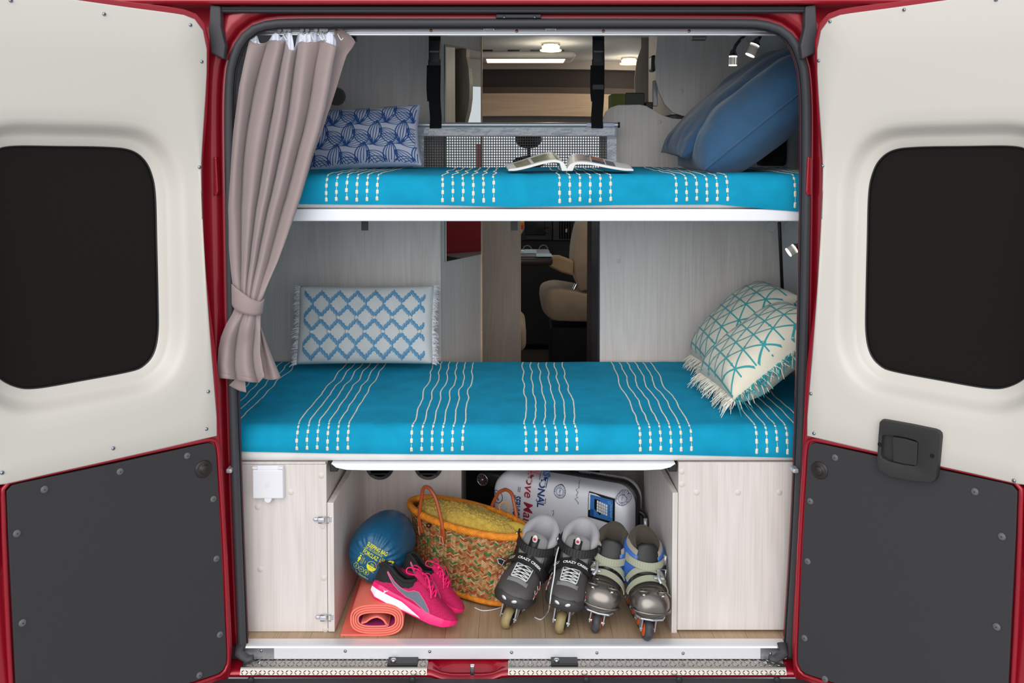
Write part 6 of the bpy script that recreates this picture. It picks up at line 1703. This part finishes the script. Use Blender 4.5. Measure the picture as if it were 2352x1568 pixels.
def skate(label, base, yaw, kind, sc, lean=0):
    root = thing('inline_skate', label, 'inline skate', base, group=('grey inline skates', 'silver and blue inline skates')[kind])
    m4 = Matrix.Translation(base) @ Matrix.Rotation(-yaw, 4, 'Z') @ Matrix.Rotation(lean, 4, 'Y') @ Matrix.Scale(sc, 4) @ Matrix.Diagonal((1.24 if kind == 0 else 1.18, DYS, 1, 1))
    def part(nm, mb, mat, parent=root, **k): return obj(nm, mb.xf(m4), mat, parent, **k)
    rw, pitch = .034, .080
    kr = rw / .038
    def rnd_(mb, yc):
        for v in mb.v: v.y = yc + (v.y - yc) / DYS
        return mb
    # wheels
    for i in range(4):
        y = i * pitch
        pr = [(0, -.011), (.024, -.011), (.028, -.0115), (.034, -.008), (.0375, -.003), (.038, 0), (.0375, .003), (.034, .008), (.028, .0115), (.024, .011), (0, .011)]
        wh = part('wheel', rnd_(MB().lathe([(a * kr, b) for a, b in pr], (0, y, rw), (1, 0, 0), 28), y), (URE, URD)[kind], smooth=True, angle=50)
        part('wheel_hub', rnd_(MB().lathe([(0, -.0135), (.010, -.0135), (.019, -.0122), (.021, -.0115), (.021, .0115), (.019, .0122), (.010, .0135), (0, .0135)], (0, y, rw), (1, 0, 0), 20), y), (SKB, ORH)[kind], wh, smooth=True, angle=40)
        part('axle_bolt', MB().cyl((-.021, y, rw), (.021, y, rw), .005, n=10), STEEL, wh)
    # chassis side plates
    for sg in (-1, 1):
        pl = [(-.012, .030), (.006, .026), (.012, .034), (.03, .058), (.05, .054), (.066, .032), (.086, .032), (.10, .054), (.126, .054), (.142, .032), (.162, .032), (.178, .054), (.202, .054), (.218, .030), (.242, .030), (.238, .060), (.225, .092), (.01, .092), (-.016, .078)]
        part('chassis_plate', MB().prism([Vector((sg * .0165, y, z)) for y, z in pl], (sg * .0035, 0, 0)), SIF, bevel=.001)
    part('chassis_bridge', MB().box(-.0165, .0165, .005, .225, .080, .093, bev=.003), SIF if kind else SKB)
    # sole plate and foot
    foot = [(-.046, .010, .098, .112), (-.042, .024, .092, .124), (-.030, .036, .090, .134), (-.012, .043, .090, .146), (.012, .047, .090, .154), (.04, .048, .090, .164), (.07, .046, .090, .178), (.10, .043, .090, .194), (.13, .041, .090, .205), (.17, .040, .090, .205), (.205, .038, .090, .200), (.225, .030, .092, .190), (.235, .016, .096, .170)]
    def sec(w, z0, z1, y, n=20, ex=.75):
        out = []
        for k in range(n):
            a = 2 * pi * k / n; c, s = cos(a), sin(a)
            zc = z0 + (z1 - z0) * .38
            out.append(Vector((w * math.copysign(abs(c) ** ex, c), y, zc + ((z1 - zc) if s > 0 else (zc - z0)) * math.copysign(abs(s) ** ex, s))))
        return out
    part('boot_shell', MB().loft([sec(w, z0, z1, y) for y, w, z0, z1 in foot], True, True, True), (SKD, SIL)[kind], smooth=True)
    # toe cap
    cap = [(-.050, .010, .096, .112), (-.046, .027, .090, .122), (-.034, .040, .086, .128), (-.015, .0475, .085, .130), (.012, .051, .085, .128), (.03, .051, .086, .122), (.045, .049, .088, .108)]
    if kind == 0:
        tc = part('toe_cap', MB().loft([sec(w, z0, z1, y) for y, w, z0, z1 in cap], True, True, True), SKT, smooth=True)
        for sg in (-1, 1):
            p0 = Vector((sg * .0125, -.0478, .112)); 
            part('vent', MB().ell((sg * .015, -.0455, .112), .0105, .004, .0052, 12, 8, m=Matrix.Rotation(sg * -.45, 3, 'Y') @ Matrix.Rotation(sg * .5, 3, 'Z')), M('vent_silver', (206, 206, 206), rough=.3, metal=.4), tc, smooth=True)
    else:
        dome = [(-.052, .012, .094, .120), (-.047, .030, .086, .136), (-.034, .042, .084, .150), (-.012, .050, .084, .160), (.014, .053, .085, .162), (.036, .051, .088, .158), (.05, .047, .092, .150)]
        tc = part('toe_cap', MB().loft([sec(w, z0, z1, y, 24, .85) for y, w, z0, z1 in dome], True, True, True), SIL, smooth=True)
        part('toe_ridge', MB().tube([Vector((.051 * sin(a), -.012 - .042 * cos(a), .103)) for a in [R(-85 + 17 * k) for k in range(11)]], .004, 6), SIL, tc, smooth=True)
        part('sole_lip', MB().prism([Vector((x, y, .080)) for x, y in [(-.04, -.02), (-.03, -.044), (0, -.052), (.03, -.044), (.04, -.02), (.03, .03), (-.03, .03)]], (0, 0, .006)), SIF, tc, bevel=.002)
        for sg in (-1, 1):
            part('toe_boss', MB().tube([Vector((sg * .026 + .013 * cos(a), -.016 + .0 * a, 0)) + Vector((0, .010 * sin(a), .156 - .004 * sin(a) + .002)) for a in [2 * pi * k / 16 for k in range(16)]], .0028, 6, closed=True), SIL, tc, smooth=True)
            part('screw', MB().ell((sg * .026, -.026, .151), .0055, .0045, .004, 12, 8), STEEL, tc, smooth=True)
            for q in (-.006, .004): part('air_hole', MB().ell((sg * .024 + q, -.004, .1575), .0028, .003, .0025, 8, 6), M('hole_black', (8, 8, 8)), tc)
    # cuff: horseshoe walls round the ankle
    yc = .158
    def shoe_ring(rx, ry, z0f, z0b, z1f, z1b, th, a0, n=30):
        loops = []
        for k in range(n + 1):
            a = -a0 + 2 * a0 * k / n            # 0 = back
            back = (cos(a) + 1) / 2
            z0 = z0f + (z0b - z0f) * back; z1 = z1f + (z1b - z1f) * back
            d = Vector((sin(a), cos(a), 0)); c = Vector((0, yc + .008 * 0, 0))
            p = lambda r, z: Vector((sin(a) * (rx + r), yc + cos(a) * (ry + r) + (z - .18) * .10, z))
            zs = [z0, z0 + (z1 - z0) * .5, z1 - th * .5, z1, z1 - th * .5, z0 + (z1 - z0) * .5, z0]
            rs = [th / 2, th * .6, th * .5, 0, -th * .5, -th * .5, -th / 2]
            loops.append([p(r, z) for r, z in zip(rs, zs)])
        return MB().loft(loops, True, True, True)
    part('padded_liner', shoe_ring(.036, .058, .17, .17, .232, .288, .021, R(146)), (SKL, SBR)[kind], smooth=True)
    cf = part('cuff', shoe_ring(.047 if kind == 0 else .052, .068, .13, .13, .212 if kind == 0 else .226, .258, .010, R(138) if kind == 0 else R(150)), (SKB, SBL)[kind], smooth=True)
    if kind: part('cuff_flash', shoe_ring(.044, .066, .205, .24, .240, .268, .012, R(143)), fabric('skate_silver_mesh' + str(round(base.x, 2)), (150, 142, 132), 700, .8), cf, smooth=True)
    part('inner_lining', MB().loft([[Vector((.030 * cos(t), yc + .006 + .050 * sin(t), z)) for t in [2 * pi * k / 20 for k in range(20)]] for z in (.19, .205)], True, True, True), M('lining_dark', (34, 31, 30), rough=.9))
    # tongue
    tl = []
    for k in range(9):
        t = k / 8; y = .062 + .050 * t ** .7 ; z = .178 + .088 * t; w_ = .028 + .006 * sin(pi * t) - (.010 if k == 8 else 0)
        tl.append([Vector((w_ * sin(a), y + .018 * (1 - cos(a)) * .9, z - .004 * (1 - cos(a)))) for a in [R(-80 + 20 * q) for q in range(9)]])
    tg = part('tongue', MB().loft(tl, False), (SKG, SKB)[kind], smooth=True, solid=.010 * sc)
    if kind == 0:
        part('tongue_panel', MB().loft([[Vector((x, .066 + .046 * t ** .7 - .0035 + abs(x) * .12, .19 + .070 * t)) for x in (-.011, 0, .011)] for t in (0, .3, .6, .9)], False), SKB, tg, smooth=True, solid=.003)
        part('tongue_badge', MB().ell((.0, .098, .252), .007, .003, .013, 12, 8), M('badge_silver', (210, 210, 210)), tg, smooth=True)
        part('badge_dot', MB().ell((.0, .0955, .252), .004, .002, .005, 10, 6), M('badge_red', (200, 40, 50), rough=.5), tg, smooth=True)
    def shaft_band(nm, z, rx, ry, a0, a1, width, mat, th=.003, slope=0, ribs=True):
        n = 24; P, Nn, Wd = [], [], []
        for k in range(n + 1):
            a = R(a0 + (a1 - a0) * k / n)        # 0 = front
            P.append(Vector((rx * sin(a), yc - ry * cos(a) + (z - .18) * .1, z + slope * sin(a) + .010 * (1 - cos(a)))))
            Nn.append(Vector((sin(a) / rx, -cos(a) / ry, 0))); Wd.append(Vector((0, .25 * cos(a), 1)))
        mbx = MB(); ribbon(mbx, P, Nn, Wd, width, th)
        b = part(nm, mbx, mat, smooth=False)
        if ribs:
            rb = MB()
            for k in range(3, n - 2):
                n1 = Nn[k].normalized(); w1 = Wd[k].normalized() * width * .42; t1 = (P[k + 1] - P[k]) * .22; o_ = P[k] + n1 * th
                rb.add([o_ - w1 - t1, o_ + w1 - t1, o_ + w1 + t1, o_ - w1 + t1, o_ - w1 + n1 * .0008, o_ + w1 + n1 * .0008], [(0, 1, 5, 4), (3, 4, 5, 2)])
            part('strap_ribs', rb, mat, b, kind='stuff')
        return b
    def foot_band(nm, y, zc, rx, rz, a0, a1, width, mat, th=.003, tilt=.5, skew=0):
        n = 22; P, Nn, Wd = [], [], []
        for k in range(n + 1):
            a = R(a0 + (a1 - a0) * k / n)        # 0 = top
            P.append(Vector((rx * sin(a), y + .012 * (1 - cos(a)) + skew * sin(a), zc + rz * cos(a)))); Nn.append(Vector((sin(a) / rx, -tilt * cos(a) / rz, cos(a) / rz))); Wd.append(Vector((0, 1, tilt * cos(a))))
        mbx = MB(); ribbon(mbx, P, Nn, Wd, width, th)
        return part(nm, mbx, mat), P, Nn, Wd
    if kind == 0:
        b = shaft_band('ankle_strap', .222, .052, .086, -80, 84, .024, SKB, .004)
        part('ratchet_buckle', MB().box(.046, .058, .122, .150, .212, .240, bev=.004), SKB, b)
        part('strap_rivet', MB().ell((-.053, .125, .232), .004, .008, .008, 10, 8), STEEL, b, smooth=True)
        b, P, Nn, Wd = foot_band('instep_strap', .066, .142, .053, .052, -82, 78, .034, SKB, .004, .55, -.006 if label.startswith('grey inline skate l') else .006)
        # pointed end with white outline
        def bfn(u, v):
            """u along the strap 0..1, v across"""
            i = max(0, min(21.999, u * 22)); k = int(i); f = i - k
            p = P[k].lerp(P[k + 1], f); n1 = Nn[k].lerp(Nn[k + 1], f).normalized(); w1 = Wd[k].lerp(Wd[k + 1], f).normalized()
            return p + w1 * v + n1 * .0046
        tx = MB(); L_ = sum((P[k + 1] - P[k]).length for k in range(22))
        fl = -1 if 'right of' in label else 1
        put_text(tx, lambda u, v: bfn(.52 + u / L_, v), 'CRAZY CREEK', .006, -.001, .0125, 0, bold=.0003, sx=.78)
        put_line(tx, lambda u, v: bfn(.52 + u / L_, v), [(-.052, -.005), (-.038, -.005), (-.036, .005), (-.050, .005)], .0016, True)
        put_text(tx, lambda u, v: bfn(.52 + u / L_, v), 'CC', -.044, 0, .008)
        part('strap_lettering', tx, M('print_white', (236, 236, 236), rough=.6), b)
        e = -1 if fl > 0 else 1
        u0 = .04 if e < 0 else .96
        pe = bfn(u0, 0); dx = Vector((e, 0, 0)); 
        tri = [(0, .013), (.014, .015), (.026, .008), (.018, -.008), (.004, -.012)]
        mk = MB().prism([pe + Vector((e * x * .7, -.006 - x * .5, v * .9 + x * .2 - .006)) for x, v in tri], (0, .004, 0))
        tb = part('strap_tip', mk, SKB, b, bevel=.001)
        part('tip_outline', MB().tube([pe + Vector((e * x * .62 + e * .002, -.007 - x * .5, v * .7 + x * .2 - .006)) for x, v in tri], .0009, 5, closed=True), M('print_white', (236, 236, 236)), tb)
        # vamp panels and laces
        part('vamp', MB().loft([[Vector((x, y, interp(y, [(0, .153), (.04, .166), (.07, .181), (.10, .197)]) - .0016 - (x / .044) ** 2 * .016)) for x in (-.026, -.013, 0, .013, .026)] for y in (-.005, .02, .045, .07, .1)], False), SKG, smooth=True, solid=.003)
        part('vamp_stripe', MB().loft([[Vector((x, y, interp(y, [(0, .153), (.04, .166), (.07, .181), (.10, .197)]) + .0018)) for x in (-.005, .005)] for y in (.012, .03, .05, .07, .09)], False), SKB, solid=.002)
        lc_ = MB()
        def lp(x, y, dz=0): return Vector((x, y, interp(y, [(0, .153), (.04, .166), (.07, .181), (.10, .197)]) + .004 - (x / .044) ** 2 * .012 + dz))
        for k in range(4):
            y = .010 + .013 * k
            lc_.tube(smooth_path([lp(-.020, y), lp(0, y + .006, .003), lp(.020, y + .012)], 4), .0016, 6); lc_.tube(smooth_path([lp(.020, y), lp(0, y + .006, .001), lp(-.020, y + .012)], 4), .0016, 6)
        lc_.tube(smooth_path([lp(-.020, .008), lp(0, .007, .002), lp(.020, .008)], 4), .0016, 6)
        for sg in (-1, 1): lc_.tube(smooth_path([lp(sg * .020, .010), lp(sg * .021, .03), lp(sg * .021, .062)], 4), .0014, 6)
        lc_.tube(smooth_path([lp(-.020, .088, .004), lp(0, .094, .012), lp(.020, .088, .006)], 4), .0016, 6)
        part('laces', lc_, LAC, smooth=True)
        for sg in (-1, 1):
            g_ = MB()
            for k in range(3):
                y = .005 + .022 * k; p = Vector((sg * (.0465), y, .128 + .006 * k)); g_.tube([p + Vector((sg * .002, -.006, -.010)), p + Vector((sg * .003, 0, 0)), p + Vector((sg * -.001, .008, .012))], .0012, 5)
            gr = part('side_seam', g_, M('seam_grey', (150, 146, 146), rough=.7))
            for k in range(3): part('red_tab', MB().ell((sg * .0485, .005 + .022 * k, .128 + .006 * k), .002, .004, .005, 8, 6), M('tab_red', (170, 52, 52), rough=.6), gr, smooth=True)
    else:
        b = shaft_band('ankle_strap', .205, .055, .088, -74, 78, .023, STR, .003)
        e = -1 if 'third' in label else 1
        part('buckle', MB().tube([Vector((e * .052 + .0 * k, .118 + a, .215 + c)) for k, (a, c) in enumerate(((-.008, -.014), (-.008, .014), (.010, .014), (.010, -.014)))], .0032, 6, closed=True), SIF, b, smooth=True)
        part('shin_panel', MB().loft([[Vector((x, .058 + .028 * t + abs(x) * .3, .165 + .045 * t)) for x in (-.016, 0, .016)] for t in (0, .5, 1)], False), SKB, smooth=True, solid=.004)
        b, P, Nn, Wd = foot_band('instep_strap', .078, .140, .054, .056, -78, 70, .024, STR, .003, .6)
        part('buckle', MB().tube([P[4 if e < 0 else 18] + Nn[4 if e < 0 else 18].normalized() * .005 + v for v in (Vector((-.010, 0, -.012)), Vector((-.010, 0, .012)), Vector((.010, 0, .012)), Vector((.010, 0, -.012)))], .003, 6, closed=True), SIF, b, smooth=True)
        b, P, Nn, Wd = foot_band('toe_strap', .044, .128, .056, .050, -92, 88, .023, STR, .003, .5, e * .012)
        i = 8 if e < 0 else 14
        c = P[i] + Nn[i].normalized() * .008
        bk_ = part('cam_buckle', MB().box(-.014, .014, -.010, .010, -.004, .004, bev=.002).xf(Matrix.Translation(c)), SIF, b)
        part('cam_lever', MB().tube(smooth_path([c + Vector((0, .022, .020)), c + Vector((.0, .008, .012)), c + Vector((-e * .002, -.010, .004)), c + Vector((e * .004, -.026, -.008))], 4), [.003] * 4 + [.0045] * 5 + [.005] * 4, 6, flat=.6), SIF, bk_, smooth=True)
        q = P[-1] if e > 0 else P[0]
        rb = MB(); T_ = [q, q + Vector((e * .010, -.008, -.012)), q + Vector((e * .014, -.018, -.030))]
        ribbon(rb, T_, [Vector((e, 0, .5))] * 3, [Vector((0, 1, 0))] * 3, .016, .002); part('strap_end', rb, STR, b)
    return root
f1_ = atz(1162, 1440, 0); f2_ = atz(1285, 1452, 0); f3_ = atz(1366, 1450, 0); f4_ = atz(1487, 1470, 0)
skate('grey inline skate leaning beside the basket, laces tied', f1_, R(22), 0, 1.0, R(14))
skate('grey inline skate right of its pair, one lace hanging to the floor', f2_, R(15), 0, .98, R(9))
skate('silver and blue inline skate, third from the basket', f3_, R(12), 1, .93, R(10))
skate('silver and blue inline skate nearest the right cabinet', f4_ + Vector((-.004, .004, 0)), R(-6), 1, .93, R(7))
# loose lace of the second skate
lace = smooth_path([at(1283, 1256, .13), at(1276, 1285, .075), at(1273, 1320, .04), at(1266, 1360, .03), at(1263, 1385, .035), atz(1260, 1402, .008), atz(1250, 1417, .003), atz(1240, 1422, .003), atz(1228, 1417, .003)], 6)
r2 = [o for o in bpy.data.objects if o.name == 'inline_skate.001'][0]
obj('loose_lace', MB().tube(lace, .0022, 6), LAC, r2, smooth=True)
r1 = [o for o in bpy.data.objects if o.name == 'inline_skate'][0]
obj('loose_lace', MB().tube(smooth_path([atz(1090, 1395, .003), atz(1110, 1402, .003), atz(1140, 1398, .003), atz(1165, 1388, .004)], 6), .002, 6), LAC, r1, smooth=True)
